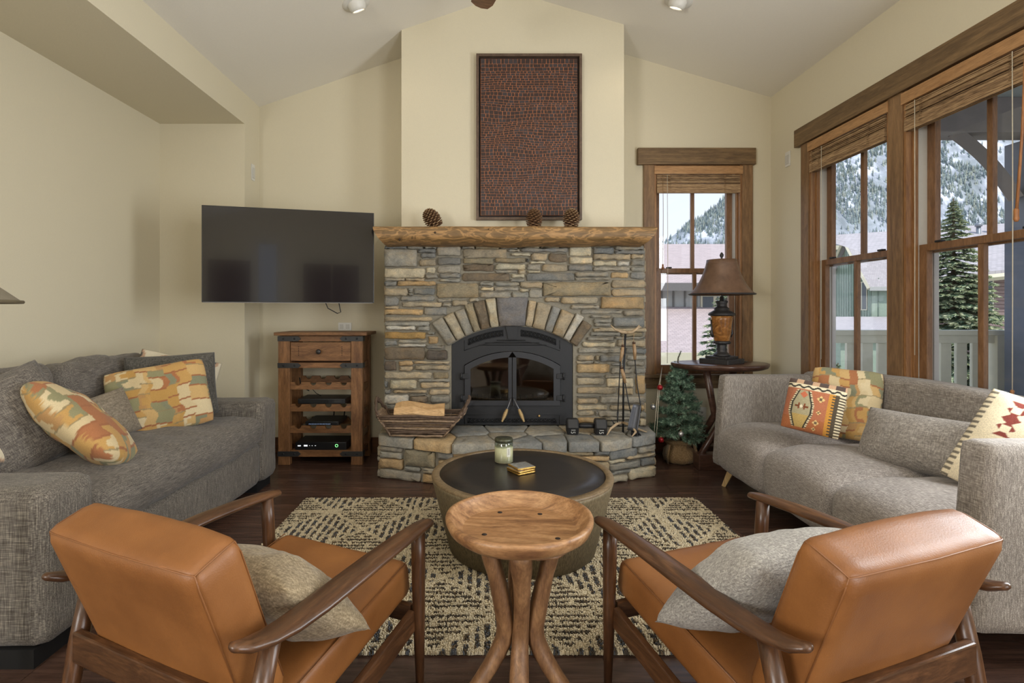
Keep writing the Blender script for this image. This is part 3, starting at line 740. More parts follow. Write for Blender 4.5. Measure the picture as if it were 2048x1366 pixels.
b = B(); b.prism([ip(755, 80), ip(910, 80), ip(880, 235), ip(785, 235)][::-1], DI-.014, DI); b.build('keystone_plate', MT['iron'], fi)
b = B()
for (xa, xb, yy) in ((640, 1000, 252), (495, 1170, 285), (420, 1260, 312)):
    p0, p1 = ip(xa, yy+6), ip(xb, yy-6); b.box(p0[0], p1[0], DI-.0012, DI, p0[1], p1[1])
b.build('louver_slot', MT['dim'], fi)
# frame lines round vents
b = B()
for pts in ([(240, 380), (240, 255)], [(1425, 360), (1425, 255)], [(245, 1290), (245, 1180), (1420, 1180), (1420, 1290)]):
    b.tube([(*ip(*p)[:1], DI-.002, ip(*p)[1]) for p in pts], .0025, 5)
b.tube([(ip(*p)[0], DI-.002, ip(*p)[1]) for p in arch(240, 1425, 380, 262, 20)], .0025, 5)
b.build('panel_bead', MT['iron'], fi)
MT['ironl'] = plain('iron_door', (52, 53, 57), .42, .3, bump=.1, bs=180)
MT['fireglass'] = glassmat('smoky_fire_glass', (.62, .60, .58), .35, .04)
arcD = arch(245, 1425, 566, 392, 24); arcG = arch(318, 1345, 605, 462, 24)
for sgn in (0, 1):
    d_ = empty('door'); d_.parent = fi
    if sgn == 0: o_ = arcD[:13]; g_ = arcG[:13]; xe0, xe1, cx0, cx1 = 245, 318, 785, 828
    else: o_ = arcD[12:]; g_ = arcG[12:]; xe0, xe1, cx0, cx1 = 1345, 1425, 838, 885
    b = B(); oo = [ip(*p) for p in o_]; gg = [ip(*p) for p in g_]
    gg = [(min(p[0], ip(cx0, 0)[0]) if sgn == 0 else max(p[0], ip(cx1, 0)[0]), p[1]) for p in gg]
    for k in range(12): b.prism([gg[k], gg[k+1], oo[k+1], oo[k]], DI-.018, DI+.01)
    def rct(xa, ya, xb, yb): p0, p1 = ip(xa, yb), ip(xb, ya); b.box(p0[0], p1[0], DI-.018, DI+.01, p0[1], p1[1])
    pl = [(245, 1058), (318, 1058), (318, 605), (245, 566)] if sgn == 0 else [(1345, 1058), (1425, 1058), (1425, 566), (1345, 605)]
    b.prism([ip(*p) for p in pl], DI-.018, DI+.01)
    rct(cx0, 463, cx1, 1058)
    if sgn == 0: rct(318, 998, 785, 1058)
    else: rct(885, 998, 1345, 1058)
    b.build('door_frame', MT['ironl'], d_)
    gp = gg+([ip(cx0, 1000), ip(318, 1000)] if sgn == 0 else [ip(1345, 1000), ip(cx1, 1000)])
    V = [(p[0], DI-.006, p[1]) for p in gp]; B().add(V, [tuple(range(len(V)))]).prism([(p[0], p[1]) for p in gp], DI-.006, DI-.002).build('pane', MT['fireglass'], d_)
    for yy in (695, 965):
        xx = 245 if sgn == 0 else 1425; c_ = ip(xx, yy)
        B().box(c_[0]-.028, c_[0]+.028, DI-.026, DI-.014, c_[1]-.02, c_[1]+.02, b=.004).tube([(c_[0]-.026*(1 if sgn else -1)*-1, DI-.03, c_[1]-.028), (c_[0]-.026*(1 if sgn else -1)*-1, DI-.03, c_[1]+.028)], .008, 8).build('hinge', MT['iron'], d_)
    p0 = ip(815, 965) if sgn == 0 else ip(850, 965); p1 = ip(770, 1090) if sgn == 0 else ip(912, 1090); p2 = ip(705, 1245) if sgn == 0 else ip(975, 1245)
    B().tube([(p0[0], DI-.02, p0[1]), (p0[0], DI-.05, p0[1]), (p1[0], DI-.055, p1[1]), ((p1[0]+p2[0])/2, DI-.055, (p1[1]+p2[1])/2)], .0045, 8).build('handle', plain('steel_rod', (120, 120, 124), .3, .8), d_)
    pts = []; rr = []
    for k in range(60):
        t = k/59; q = Vector((p1[0], DI-.055, p1[1])).lerp(Vector((p2[0], DI-.055, p2[1])), t); pts.append(q); rr.append((.008+.007*math.sin(pi*min(1, t*1.15))**.8+.0016*math.sin(k*1.6)))
    B().tube(pts, rr, 10).build('handle_grip', plain('brass_coil_grip', (186, 158, 112), .4, .3), d_)
# firebox behind the glass
fb = B(); a0, a1 = ip(240, 1062), ip(1428, 400)
fb.box(a0[0], a1[0], DI+.38, DI+.40, a0[1], a1[1]).box(a0[0], a1[0], DI+.03, DI+.4, a0[1]-.02, a0[1]).box(a0[0]-.02, a0[0], DI+.03, DI+.4, a0[1], a1[1]).box(a1[0], a1[0]+.02, DI+.03, DI+.4, a0[1], a1[1]).box(a0[0], a1[0], DI+.03, DI+.4, a1[1], a1[1]+.02)
fb.build('firebox', plain('fire_brick', (96, 86, 80), .9, bump=.4, bs=30), fi)
g = B()
for k in range(16):
    xx = a0[0]+.1+.76*k/15; g.tube([(xx, DI+.1, a0[1]), (xx, DI+.1, a0[1]+.075)], .008, 6)
g.tube([(a0[0]+.06, DI+.1, a0[1]+.03), (a1[0]-.06, DI+.1, a0[1]+.03)], .008, 6).build('log_grate', MT['iron'], fi)
pp = ip(1168, 1188); B().lathe([(.004, 0), (.009, .006), (.009, .014), (.004, .02)], 14, M=T(pp[0], DI, pp[1]) @ RX(pi/2)).build('air_control_knob', plain('brass_knob', (204, 168, 110), .3, .5), fi)
# ================================================================== FURNITURE
# ------------------------------------------------------------------ rug
RX0, RX1, RY0, RY1 = -1.19, 1.405, 1.905, 3.50
def rugcol(x, y, rng):
    cream = (226, 212, 182); dark = (88, 80, 70); blue = (100, 102, 106); br = (124, 106, 84)
    cw, ch = .50, .54
    gx, gy = (x-RX0)/cw, (y-RY0)/ch; i, j = math.floor(gx), math.floor(gy); a, b = (gx-i)*2-1, (gy-j)*2-1
    if (i+j) % 2: a = -a
    wob = .06*mnoise.noise(Vector((x*6, y*6, 0)))
    r = random.random()
    if abs(abs(a)-abs(b)) < .07 or min(abs(a), abs(b)) < .035: return cream
    yy, xx = y+wob*.12, x+wob*.12
    if abs(b) > abs(a)*1.0:      # blocky upright dashes
        col = math.floor(xx/.042); on = (xx/.042-col) < .50 and ((yy/.105+.37*col) % 1) < .80
        if on: return blue if r < .45 else (dark if r < .8 else br)
    else:                        # long cross lines
        rowi = math.floor(yy/.036); on = (yy/.036-rowi) < .44 and ((xx/.24+.41*rowi+wob) % 1) < .90
        if on: return dark if r < .75 else br
    return cream
rug = empty('area_rug', ((RX0+RX1)/2, (RY0+RY1)/2, 0), 0, 'cream shag area rug with dark broken line diamonds', 'rug')
B().box(RX0+.01, RX1-.01, RY0+.01, RY1-.01, .001, .008).build('backing', plain('rug_backing', (150, 136, 110), .95), rug, T(-(RX0+RX1)/2, -(RY0+RY1)/2, 0))
st = .0072; nx_, ny_ = int((RX1-RX0)/st), int((RY1-RY0)/st); V = []; F = []; C = []; rng = random.Random(5)
for j in range(ny_):
    for i in range(nx_):
        x = RX0+(i+.5)*st+rng.uniform(-.002, .002); y = RY0+(j+.5)*st+rng.uniform(-.002, .002)
        c = rugcol(x, y, rng); k = rng.uniform(.8, 1.12); c = tuple(min(1, q*k) for q in s2l(c))
        h = rng.uniform(.015, .021); r = st*.66; a0 = rng.random()*2; tx, ty = x+rng.uniform(-.003, .003), y+rng.uniform(-.003, .003)
        b0 = len(V); V += [(x+r*math.cos(a0+q*2.094), y+r*math.sin(a0+q*2.094), .006) for q in range(3)]
        V += [(tx+r*.72*math.cos(a0+q*2.094+.5), ty+r*.72*math.sin(a0+q*2.094+.5), h) for q in range(3)]
        F += [(b0, b0+1, b0+4, b0+3), (b0+1, b0+2, b0+5, b0+4), (b0+2, b0, b0+3, b0+5), (b0+3, b0+4, b0+5)]
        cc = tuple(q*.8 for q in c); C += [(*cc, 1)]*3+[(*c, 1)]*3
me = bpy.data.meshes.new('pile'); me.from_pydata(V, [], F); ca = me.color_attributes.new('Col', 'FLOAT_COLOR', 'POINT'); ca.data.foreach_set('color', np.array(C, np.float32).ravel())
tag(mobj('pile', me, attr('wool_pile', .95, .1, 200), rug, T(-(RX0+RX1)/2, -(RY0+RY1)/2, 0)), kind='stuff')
# ------------------------------------------------------------------ left sofa
MT['tweed'] = fabric('brown_grey_tweed', (74, 67, 60), (158, 150, 136), (18, 300, 300), (300, 300, 18), c3=(112, 106, 99))
MT['tweedv'] = fabric('brown_grey_tweed_cushion', (72, 66, 60), (146, 138, 126), (300, 18, 300), (18, 300, 300), c3=(110, 104, 98))
sl = empty('tweed_sofa', (-2.09, 2.85, 0), 0, 'deep brown-grey tweed sofa along the left wall', 'sofa')
soft('base', MT['tweed'], sl, T(.02, 0, .215), sx=1.05, sy=1.58, sz=.29, r=.045, n=(14, 24, 8), noise=.006, nsc=5)
for s_, sd in ((-1, 1), (1, 2)):
    soft('arm', MT['tweed'], sl, T(-.005, s_*.90, .349), sx=1.13, sy=.245, sz=.565, r=.05, n=(18, 10, 12), noise=.006, nsc=5, seed=sd)
    B().box(-.53, .51, s_*.90-.112, s_*.90+.112, 0, .068).build('foot', MT['blackmatte'], sl)
soft('back_frame', MT['tweed'], sl, T(-.46, 0, .42), sx=.20, sy=1.6, sz=.70, r=.05, n=(6, 20, 10), noise=.006)
def seatfn(p):
    q = p.copy(); t = (p.x+.44)/.88
    q.z += -.012*math.sin(p.y*5.0)*.5-.02*max(0, t-.8)*2
    q.z += .004*math.sin(p.y*26+p.x*9)*max(0, p.z)/.09*math.exp(-((p.y+.1)/.5)**2)
    return q
soft('seat_cushion', MT['tweedv'], sl, T(.125, 0, .445), sx=.91, sy=1.555, sz=.19, r=.085, n=(24, 44, 10), crown=.036, noise=.018, nsc=4, fn=seatfn, seed=3)
for s_, sd in ((-1, 5), (1, 6)):
    soft('back_cushion', MT['tweedv'], sl, T(-.29, s_*.392, .735) @ RY(-.16), sx=.24, sy=.78, sz=.47, r=.09, n=(10, 24, 18), noise=.028, nsc=4.5, seed=sd)
# ------------------------------------------------------------------ right sofa
MT['linen'] = fabric('taupe_linen', (108, 101, 95), (190, 182, 172), (300, 24, 300), (300, 300, 36), c3=(146, 138, 130), bump=.4)
MT['linens'] = fabric('taupe_linen_seat', (112, 105, 100), (182, 174, 166), (36, 260, 260), (260, 36, 260), c3=(146, 138, 132), bump=.35)
MT['blond'] = wood('blond_beech', (190, 158, 106), (220, 190, 138), st=(6, 6, 1), sc=3, rough=.4)
sr = empty('linen_sofa', (2.085, 2.835, 0), pi, 'taupe linen sofa with blond legs beneath the right windows', 'sofa')
def backfn(p):
    q = p.copy(); up = (p.z+.345)/.69
    q.z += .055*max(0, 1-(p.y/1.0)**2)*max(0, up); q.x -= .05*max(0, 1-(p.y/1.02)**2)*1.0+.05*up-.03
    for yy in (-.58, 0, .58):
        q.x -= .018*math.exp(-(((p.y-yy)/.07)**2+((p.z-.13)/.07)**2))*(1 if p.x > 0 else 0)
    return q
soft('backrest', MT['linen'], sr, T(-.30, 0, .485), sx=.15, sy=2.06, sz=.67, r=.035, n=(6, 60, 26), fn=backfn, noise=.004)
def armfn(p):
    q = p.copy(); up = (p.z+.33)/.66
    if p.x > 0: q.x -= .05*max(0, up)*p.x/.37
    return q
for s_ in (-1, 1):
    soft('arm', MT['linen'], sr, T(.045, s_*.985, .47), sx=.74, sy=.12, sz=.655, r=.025, n=(18, 6, 16), fn=armfn, noise=.003, seed=s_)
def sfn(sd):
    def f(p):
        q = p.copy(); t = p.x/.36
        q.z += .030*(1-(p.y/.31)**2)*max(0, p.z)/.165
        if p.x > .05 and p.z > 0: q.z -= .06*((p.x-.05)/.30)**2*(p.z/.165)
        if p.x > 0: q.x += (.02*(1-(p.z/.17)**2)-.02*((p.y/.31)**4))*p.x/.35
        return q
    return f
for k, yy in enumerate((-.617, 0, .617)):
    soft('seat_cushion', MT['linens'], sr, T(.09, yy, .305), sx=.70, sy=.616, sz=.33, r=.07, n=(22, 20, 12), fn=sfn(k), noise=.006, nsc=4, seed=k+9)
B().box(-.34, .36, -.93, .93, .135, .17, b=.01).build('base', MT['linen'], sr)
for sx_, sy_ in ((1, 1), (1, -1), (-1, 1), (-1, -1)):
    B().tube([(sx_*.30+.02, sy_*.90, .15), (sx_*.345+.02, sy_*.945, 0)], [.032, .018], 4, smooth=False).build('leg', MT['blond'], sr)
for yy in (-.58, 0, .58):
    B().lathe([(.014, 0), (.012, .006), (.004, .009)], 14, M=T(-.30+.075-.05*(1-(yy/1.02)**2)-.055-.016+.012, yy, .615+.02) @ RY(pi/2)).build('tuft_button', MT['linen'], sr)
# ------------------------------------------------------------------ leather lounge chairs
MT['leather'] = leather('tan_leather', (112, 68, 32), (150, 98, 50))
MT['stitch'] = plain('leather_seam', (128, 82, 44), .5)
MT['walnut'] = wood('oiled_walnut', (60, 38, 24), (106, 72, 46), (80, 53, 33), st=(9, 1.2, 9), sc=3.2, rough=.32, bump=.08)
MT['walnutx'] = wood('oiled_walnut_rail', (60, 38, 24), (106, 72, 46), (80, 53, 33), st=(1.2, 9, 6), sc=4.2, rough=.32, bump=.08, dist=2.2)
MT['walnutz'] = wood('oiled_walnut_leg', (60, 38, 24), (104, 70, 44), (80, 52, 32), st=(9, 9, 1.0), sc=3.2, rough=.32, bump=.08)
def armchair(loc, yaw, label):
    r = empty('lounge_chair', (*loc, 0), yaw, label, 'armchair', 'tan leather lounge chairs')
    s_ = soft('seat_cushion', MT['leather'], r, T(0, .06, .283) @ RX(.197), sx=.565, sy=.645, sz=.125, r=.028, n=(18, 20, 8), crown=.018, noise=.003, nsc=6)
    def bfn(p):
        q = p.copy(); up = (p.z+.235)/.47; q.x *= .96+.04*up; q.y += (.012*(1-(p.x/.28)**2) if p.y > 0 else -.006*(1-(p.x/.28)**2)); return q
    Mb = T(0, -.298, .513) @ RX(.352)
    bk = soft('back_cushion', MT['leather'], r, Mb, sx=.56, sy=.128, sz=.47, r=.032, n=(18, 8, 16), fn=bfn, noise=.003, nsc=6)
    hw, hy, hz_ = .2735, -.0575, .2255
    B().tube([(-.2603, -.0548, -.2), (-.2702, -.0550, .19), (-.2665, -.0508, .2216), (-.247, -.0562, .2258), (0, -.0609, .2258), (.247, -.0562, .2258), (.2665, -.0508, .2216), (.2702, -.0550, .19), (.2603, -.0548, -.2)], .0020, 6).build('seam', MT['stitch'], bk)
    for sg in (-1, 1):
        B().tube([(sg*.2665, -.0505, .2216), (sg*.2706, -.03, .2258), (sg*.2706, .03, .2258), (sg*.2668, .0512, .2216), (sg*.2705, .0556, .19), (sg*.2606, .0552, -.2)], .0018, 6).build('seam', MT['stitch'], bk)
        B().tube([(sg*.275, -.31, .058), (sg*.275, .31, .058)], .0018, 6).build('seam', MT['stitch'], s_)
        # arm: long paddle, curled up at the rear, rounded at the front
        ys = [.395, .388, .36, .30, .2, .08, -.05, -.16, -.25, -.31, -.36, -.392, -.40]
        zs = [.536, .537, .541, .545, .548, .547, .541, .534, .531, .535, .546, .561, .565]
        ws = [.006, .018, .028, .033, .037, .040, .042, .042, .039, .034, .028, .018, .006]
        th = [.006, .011, .014, .015, .016, .016, .016, .016, .015, .014, .013, .010, .005]
        B().tube([(sg*(.345+.012*math.sin((y_+.4)/.8*pi)), y_, z_) for y_, z_ in zip(ys, zs)], list(zip(ws, th)), 18, up=(0, 0, 1)).build('armrest', MT['walnut'], r)
        B().tube([(sg*.335, .345, 0), (sg*.335, .338, .25), (sg*.338, .33, .44), (sg*.34, .325, .535)], [.0135, .021, .0235, .0235], 16).build('leg', MT['walnutz'], r)
        B().tube([(sg*.325, -.395, 0), (sg*.327, -.355, .2), (sg*.33, -.325, .36), (sg*.338, -.285, .528)], [.0135, .021, .024, .0225], 16).build('leg', MT['walnutz'], r)
        Ms = T(sg*.318, .0, .165) @ RX(.197)
        B().box(-.012, .012, -.355, .335, -.033, .035, M=Ms, b=.004).build('side_rail', MT['walnut'], r)
    B().box(-.31, .31, -.352, -.328, .322, .402, b=.005).build('back_rail', MT['walnutx'], r)
    B().box(-.31, .31, .325, .345, .215, .275, b=.004).build('front_rail', MT['walnutx'], r)
    B().box(-.31, .31, -.27, -.25, .10, .16, b=.004).build('seat_rail', MT['walnutx'], r)
    return r
CL = armchair((-.666, 1.581), -.432, 'tan leather walnut lounge chair at left, turned toward the fireplace')
CR = armchair((.85, 1.568), .358, 'tan leather walnut lounge chair at right, beside the taupe sofa')
# ------------------------------------------------------------------ round drum coffee table
def reed():
    x = N('reeded_grey_wood'); v = x.coord((1, 1, .03), rand=False); f = x.noise(v, 210, 3, .6); g = x.noise(x.coord((1, 1, .4), rand=False), 7, 4)
    c = x.ramp(f, [(.32, s2l((92, 80, 60))), (.5, s2l((122, 108, 82))), (.68, s2l((146, 132, 104)))]); k = x.ramp(g, [(.3, (.88, .88, .88)), (.7, (1.08, 1.07, 1.05))])
    x.bump(f, .5, .006); return x.out(x.mix(1.0, c, k, 'MULTIPLY'), .6)
ct = empty('drum_coffee_table', (.196, 2.80, .019), 0, 'round tapered grey wood drum coffee table with black top', 'coffee table')
B().lathe([(.372, 0), (.386, .004), (.474, .355), (.478, .372)], 96, cap=True).build('drum', reed(), ct)
B().lathe([(.478, .372), (.4785, .378), (.474, .3835), (.438, .3845), (.437, .380), (.437, .372)], 96, cap=False).build('rim', wood('grey_oak_rim', (104, 86, 62), (146, 126, 96), st=(5, 5, 5), sc=5, rough=.5), ct)
def tabletop():
    x = N('black_table_top'); v = x.coord((1.5, 14, 1)); f = x.noise(v, 6, 5); c = x.ramp(f, [(.3, s2l((34, 31, 31))), (.7, s2l((48, 44, 43)))])
    g = x.noise(x.coord(), 220, 2); x.bump(g, .06, .002); return x.out(c, .33, spec=.55)
B().lathe([(.437, .370), (.437, .380), (.30, .3805), (.001, .3805)], 96, cap=True).build('top', tabletop(), ct)
TZ = .019+.3805
# ------------------------------------------------------------------ tray-top stool table
MT['teak'] = wood('weathered_teak', (104, 70, 46), (186, 146, 104), (152, 112, 74), st=(1.2, 6, 6), sc=3.5, rough=.42, dist=1.0)
MT['teakz'] = wood('weathered_teak_leg', (92, 62, 40), (150, 112, 76), (120, 86, 56), st=(5, 5, 1.2), sc=4, rough=.5, dist=1.4)
ts = empty('tray_table', (.113, 1.73, 0), 0, 'carved teak tray table on three crossed branch legs', 'side table')
wob = lambda q, z: 1+.012*math.sin(2*q+.5)+.008*math.sin(5*q)
tr = B().lathe([(.001, .520), (.150, .518), (.205, .528), (.232, .548), (.241, .568), (.242, .577), (.239, .584), (.231, .587), (.226, .586), (.222, .580), (.206, .560), (.190, .546), (.185, .5425), (.184, .542), (.09, .5412), (.001, .541)], 72, nonround=wob, cap=False).build('tray', MT['teak'], ts)
for (xx, yy) in ((-.115, -.055), (.115, -.085), (-.03, -.145), (-.06, .13), (.08, .115)):
    B().lathe([(.0085, 0), (.0085, .0012)], 14, (xx, yy, .5412)).build('peg_hole', plain('peg_dark', (34, 22, 14), .8), tr)
B().tube([(.04, -.165, .514), (.10, -.150, .516), (.135, -.125, .519)], [.006, .012, .007], 10, flat=.7).build('repair_patch', MT['teakz'], tr)
for ang_, w_ in ((math.radians(205), 1.0), (math.radians(-25), 1.0), (math.radians(268), .95), (math.radians(88), .9)):
    pts = []; rr = []
    for k in range(15):
        t = k/14; z = .53*t
        rad2 = .046+.165*abs(max(0, .40-t)/.40)**1.5+.085*(max(0, t-.40)/.60)**1.3
        pts.append(((rad2)*math.cos(ang_)+.006*math.sin(5*t+ang_), rad2*math.sin(ang_)+.006*math.cos(4*t), z))
        rr.append((.0305+.004*math.sin(t*6+ang_*3))*w_*(1.12 if t > .85 else 1))
    B().tube(pts, rr, 14, flat=.85).build('leg', MT['teakz'], ts)
# ------------------------------------------------------------------ console table in the corner with lamp
MT['slab'] = wood('dark_slab_wood', (62, 42, 34), (104, 76, 62), st=(1, 5, 5), sc=3, rough=.28)
cx_, cy_ = 1.955, 4.36
co = empty('slab_side_table', (cx_, cy_, 0), 0, 'dark live-edge oval side table in corner behind the sofa', 'side table')
ell = lambda q, z: (1/math.sqrt((math.cos(q)/.395)**2+(math.sin(q)/.28)**2))*(1+.02*math.sin(3*q)+.012*math.sin(7*q+1))
B().lathe([(.001, .785), (.90, .785), (.97, .795), (1.0, .815), (.995, .828), (.97, .832), (.001, .832)], 64, nonround=ell, cap=False).build('top', MT['slab'], co)
for sg in (-1, 1):
    B().tube([(sg*.20, -.13*sg, .02), (sg*.05, 0, .40), (sg*.16, .1*sg, .79)], [.032, .028, .032], 8).build('leg', MT['slab'], co)
B().box(-.26, .2, -.20, -.08, .0, .12, b=.008).build('foot', MT['slab'], co)
B().box(-.26, .2, .08, .20, .0, .12, b=.008).build('foot', MT['slab'], co)
B().tube([(-.22, -.14, .11), (-.02, -.02, .32), (.05, .03, .46)], .026, 6).build('brace', MT['slab'], co)
lp = empty('table_lamp', (1.952, 4.33, .832), 0, 'bronze table lamp with amber glass body and brown bell shade', 'lamp')
MT['bronze'] = plain('dark_bronze', (64, 62, 62), .45, .5, bump=.4, bs=70, var=.2)
k_ = .00079
def lz(y): return (1215-y)*k_
B().box(-.125, .125, -.125, .125, 0, lz(1165), b=.004, M=RZ(.62)).box(-.092, .092, -.092, .092, lz(1165), lz(1138), b=.004, M=RZ(.62)).build('plinth', MT['bronze'], lp)
B().lathe([(r*k_, lz(y)) for r, y in ((70, 1140), (85, 1132), (74, 1118), (54, 1100), (44, 1085), (52, 1068), (46, 1050), (50, 1030), (44, 1018), (80, 1012), (86, 1000), (82, 986), (70, 980))], 40, nonround=lambda q, z: 1+.03*math.cos(14*q)).build('pedestal', MT['bronze'], lp)
def amber():
    x = N('amber_glass'); v = x.coord(); f = x.noise(v, 16, 4, .6, 1.5); c = x.ramp(f, [(.3, s2l((92, 58, 28))), (.55, s2l((142, 94, 46))), (.75, s2l((188, 140, 84)))])
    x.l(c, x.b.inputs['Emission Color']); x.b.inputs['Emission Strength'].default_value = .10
    x.b.inputs['Subsurface Weight'].default_value = .15; x.bump(f, .15, .004); return x.out(c, .22)
B().lathe([(r*k_, lz(y)) for r, y in ((70, 985), (76, 975), (84, 930), (92, 880), (98, 820), (104, 760), (108, 722))], 40, nonround=lambda q, z: 1+.02*math.cos(4*q)).build('glass_body', amber(), lp)
for q in (0, pi):
    B().tube([(math.cos(q)*.07, 0, lz(940)), (math.cos(q)*.085, 0, lz(900)), (math.cos(q)*.082, 0, lz(860)), (math.cos(q)*.088, 0, lz(760))], [.012, .013, .007, .006], 8).build('side_ornament', MT['bronze'], lp)
B().lathe([(r*k_, lz(y)) for r, y in ((104, 724), (130, 716), (132, 700), (118, 688), (100, 676), (72, 660), (76, 645), (64, 636), (46, 622), (48, 600), (60, 575), (58, 566), (20, 566), (18, 520), (8, 515))], 40, nonround=lambda q, z: 1+(.03*math.cos(16*q) if lz(645) < z < lz(560) else 0)).build('crown', MT['bronze'], lp)
B().tube([(0, 0, lz(520)), (0, 0, lz(120))], .004, 8).lathe([(.002, lz(132)), (.012, lz(126)), (.006, lz(118)), (.014, lz(100)), (.016, lz(86)), (.010, lz(68)), (.001, lz(56))], 16).build('finial', MT['bronze'], lp)
def shademat():
    x = N('brown_faux_leather'); v = x.coord(); f = x.noise(v, 12, 5, .6); c = x.ramp(f, [(.3, s2l((92, 68, 52))), (.7, s2l((122, 94, 74)))]); x.bump(f, .1, .004); return x.out(c, .42)
nr = lambda q, z: 1+.035*math.cos(6*q)*(1-z/1.2)
sh = B().lathe([(.257, lz(498)), (.250, lz(488)), (.222, lz(455)), (.186, lz(390)), (.158, lz(320)), (.138, lz(250)), (.122, lz(180)), (.117, lz(136)), (.114, lz(136)), (.135, lz(250)), (.183, lz(390)), (.219, lz(455)), (.247, lz(490))], 64, nonround=nr, cap=False).build('shade', shademat(), lp)
B().lathe([(.255, lz(502)), (.262, lz(498)), (.259, lz(489)), (.250, lz(490))], 64, nonround=nr, cap=False).build('shade_trim', MT['bronze'], sh)
B().tube([(.11, .02, .006), (.2, .04, .006), (.27, .12, .004), (.3, .2, -.02), (.3, .28, -.2)], .004, 6).build('power_cord', MT['black'], lp)
# ------------------------------------------------------------------ wine rack cabinet
wc = empty('wine_rack_cabinet', (-1.349, 4.46, 0), 0, 'rustic wooden wine rack cabinet with iron corner straps', 'cabinet')
MT['rustic'] = wood('rustic_brown_wood', (98, 64, 38), (154, 110, 70), (126, 88, 54), st=(1.4, 8, 8), sc=3, rough=.55)
MT['rusticz'] = wood('rustic_brown_post', (98, 64, 38), (154, 110, 70), (126, 88, 54), st=(8, 8, 1.2), sc=3, rough=.55)
MT['strap'] = plain('iron_strap', (62, 62, 62), .5, .5, bump=.2, bs=90)
hw, yf, yb = .346, -.16, .16
for sg in (-1, 1):
    for y0, y1 in ((yf, yf+.055), (yb-.055, yb)):
        B().box(min(sg*hw, sg*(hw-.095)), max(sg*hw, sg*(hw-.095)), y0, y1, 0, 1.058, b=.004).build('post', MT['rusticz'], wc)
    for z0, z1 in ((1.012, 1.058), (.795, .838), (.60, .65), (.40, .45), (.22, .27), (.066, .117)):
        B().box(min(sg*(hw-.012), sg*(hw-.035)), max(sg*(hw-.012), sg*(hw-.035)), yf+.05, yb-.05, z0, z1, b=.002).build('side_slat', MT['rustic'], wc)
    B().box(min(sg*(hw-.02), sg*(hw-.03)), max(sg*(hw-.02), sg*(hw-.03)), yf+.05, yb-.05, .83, 1.02).build('side_panel', MT['rusticz'], wc)
B().box(-.371, .385, yf-.03, yb+.03, 1.062, 1.088, b=.004).build('top', MT['rustic'], wc)
for z0, z1, nm in ((1.012, 1.058, 'front_rail'), (.795, .838, 'front_rail'), (.066, .117, 'front_rail')):
    B().box(-hw+.096, hw-.096, yf+.006, yf+.045, z0, z1, b=.003).build(nm, MT['rustic'], wc)
    B().box(-hw+.096, hw-.096, yb-.04, yb-.01, z0, z1, b=.003).build('back_rail', MT['rustic'], wc)
dr = B().box(-.247, .247, yf+.008, yf+.03, .854, 1.006, b=.003).build('drawer', MT['rustic'], wc)
B().lathe([(.010, 0), (.009, .012), (.019, .02), (.021, .028), (.015, .036), (.001, .039)], 20, M=T(-.01, yf+.008, .93) @ RX(pi/2)).build('knob', MT['bronze'], dr)
b = B()
for xx in (-.18, .175):
    for q in range(6): b.box(xx-.003, xx+.003, yf+.0072, yf+.009, .895+.014*q, .901+.014*q)
b.build('vent_holes', MT['dim'], dr)
B().box(-.25, .25, yf+.03, yb-.06, .85, .86).build('drawer_floor', MT['rustic'], wc)
for zz in (1.035, .816, .092):
    for sg in (-1, 1):
        xa, xb = sg*(hw+.003), sg*(hw-.165)
        pl = [(xa, zz-.0205), (xb, zz-.0205), (xb-sg*.022, zz), (xb, zz+.0205), (xa, zz+.0205)]
        s_ = B().prism(pl, yf-.004, yf+.001).build('iron_strap', MT['strap'], wc)
        B().box(min(xa, xa-sg*.004), max(xa, xa-sg*.004), yf-.003, yf+.07, zz-.0205, zz+.0205).build('strap_return', MT['strap'], s_)
        for xx in (hw-.045, hw-.135): B().lathe([(.008, 0), (.007, .004), (.003, .006)], 12, M=T(sg*xx, yf-.004, zz) @ RX(pi/2)).build('bolt', MT['iron'], s_)
def scallop(z0, z1, y0, y1, nm):
    pl = [(-.25, z0), (.25, z0)]; n = 4; r = .028
    top = []
    for k in range(n):
        cx = .187-.125*k
        top += [(cx+r, z1)]+[(cx+r*math.cos(a*pi/8), z1-r*math.sin(a*pi/8)) for a in range(1, 8)]+[(cx-r, z1)]
    pl += [(.25, z1)]+top+[(-.25, z1)]
    bb = B()
    # split into strips so that the concave outline stays well formed
    for a_, b_ in zip(pl[2:-1], pl[3:]): bb.prism([(b_[0], z0), (a_[0], z0), a_, b_], y0, y1) if a_[0]-b_[0] > 1e-6 else None
    bb.build(nm, MT['rustic'], wc)
for z0, z1 in ((.617, .678), (.438, .497), (.260, .320)):
    scallop(z0, z1, yf+.012, yf+.034, 'bottle_rail'); scallop(z0+.02, z1+.02, yb-.045, yb-.022, 'bottle_rail')
B().box(-.25, .25, yf+.045, yb-.04, .095, .112).build('bottom_shelf', MT['rustic'], wc)
def gadget(name, x0, x1, y0, y1, z0, z1, label, group, fn=None):
    r = empty(name, (-1.349, 4.46, 0), 0, label, 'electronics', group)
    B().box(x0, x1, y0, y1, z0, z1, b=.004).build('case', MT['black'], r)
    return r
g = gadget('cable_box', -.19, .20, yf+.015, yb-.07, .499, .540, 'slim black cable box on the middle rail of wine rack', 'devices in the rack')
B().box(-.18, .06, yf+.0135, yf+.016, .507, .532).build('front_panel', MT['blackmatte'], g)
B().box(-.175, -.155, yf+.0125, yf+.0137, .522, .526).box(.11, .17, yf+.0125, yf+.0137, .512, .528).build('display', MT['strap'], g)
g = gadget('wireless_router', -.13, .145, yf+.02, yb-.03, .322, .352, 'flat black wireless router on the lower bottle rail', 'devices in the rack')
b = B()
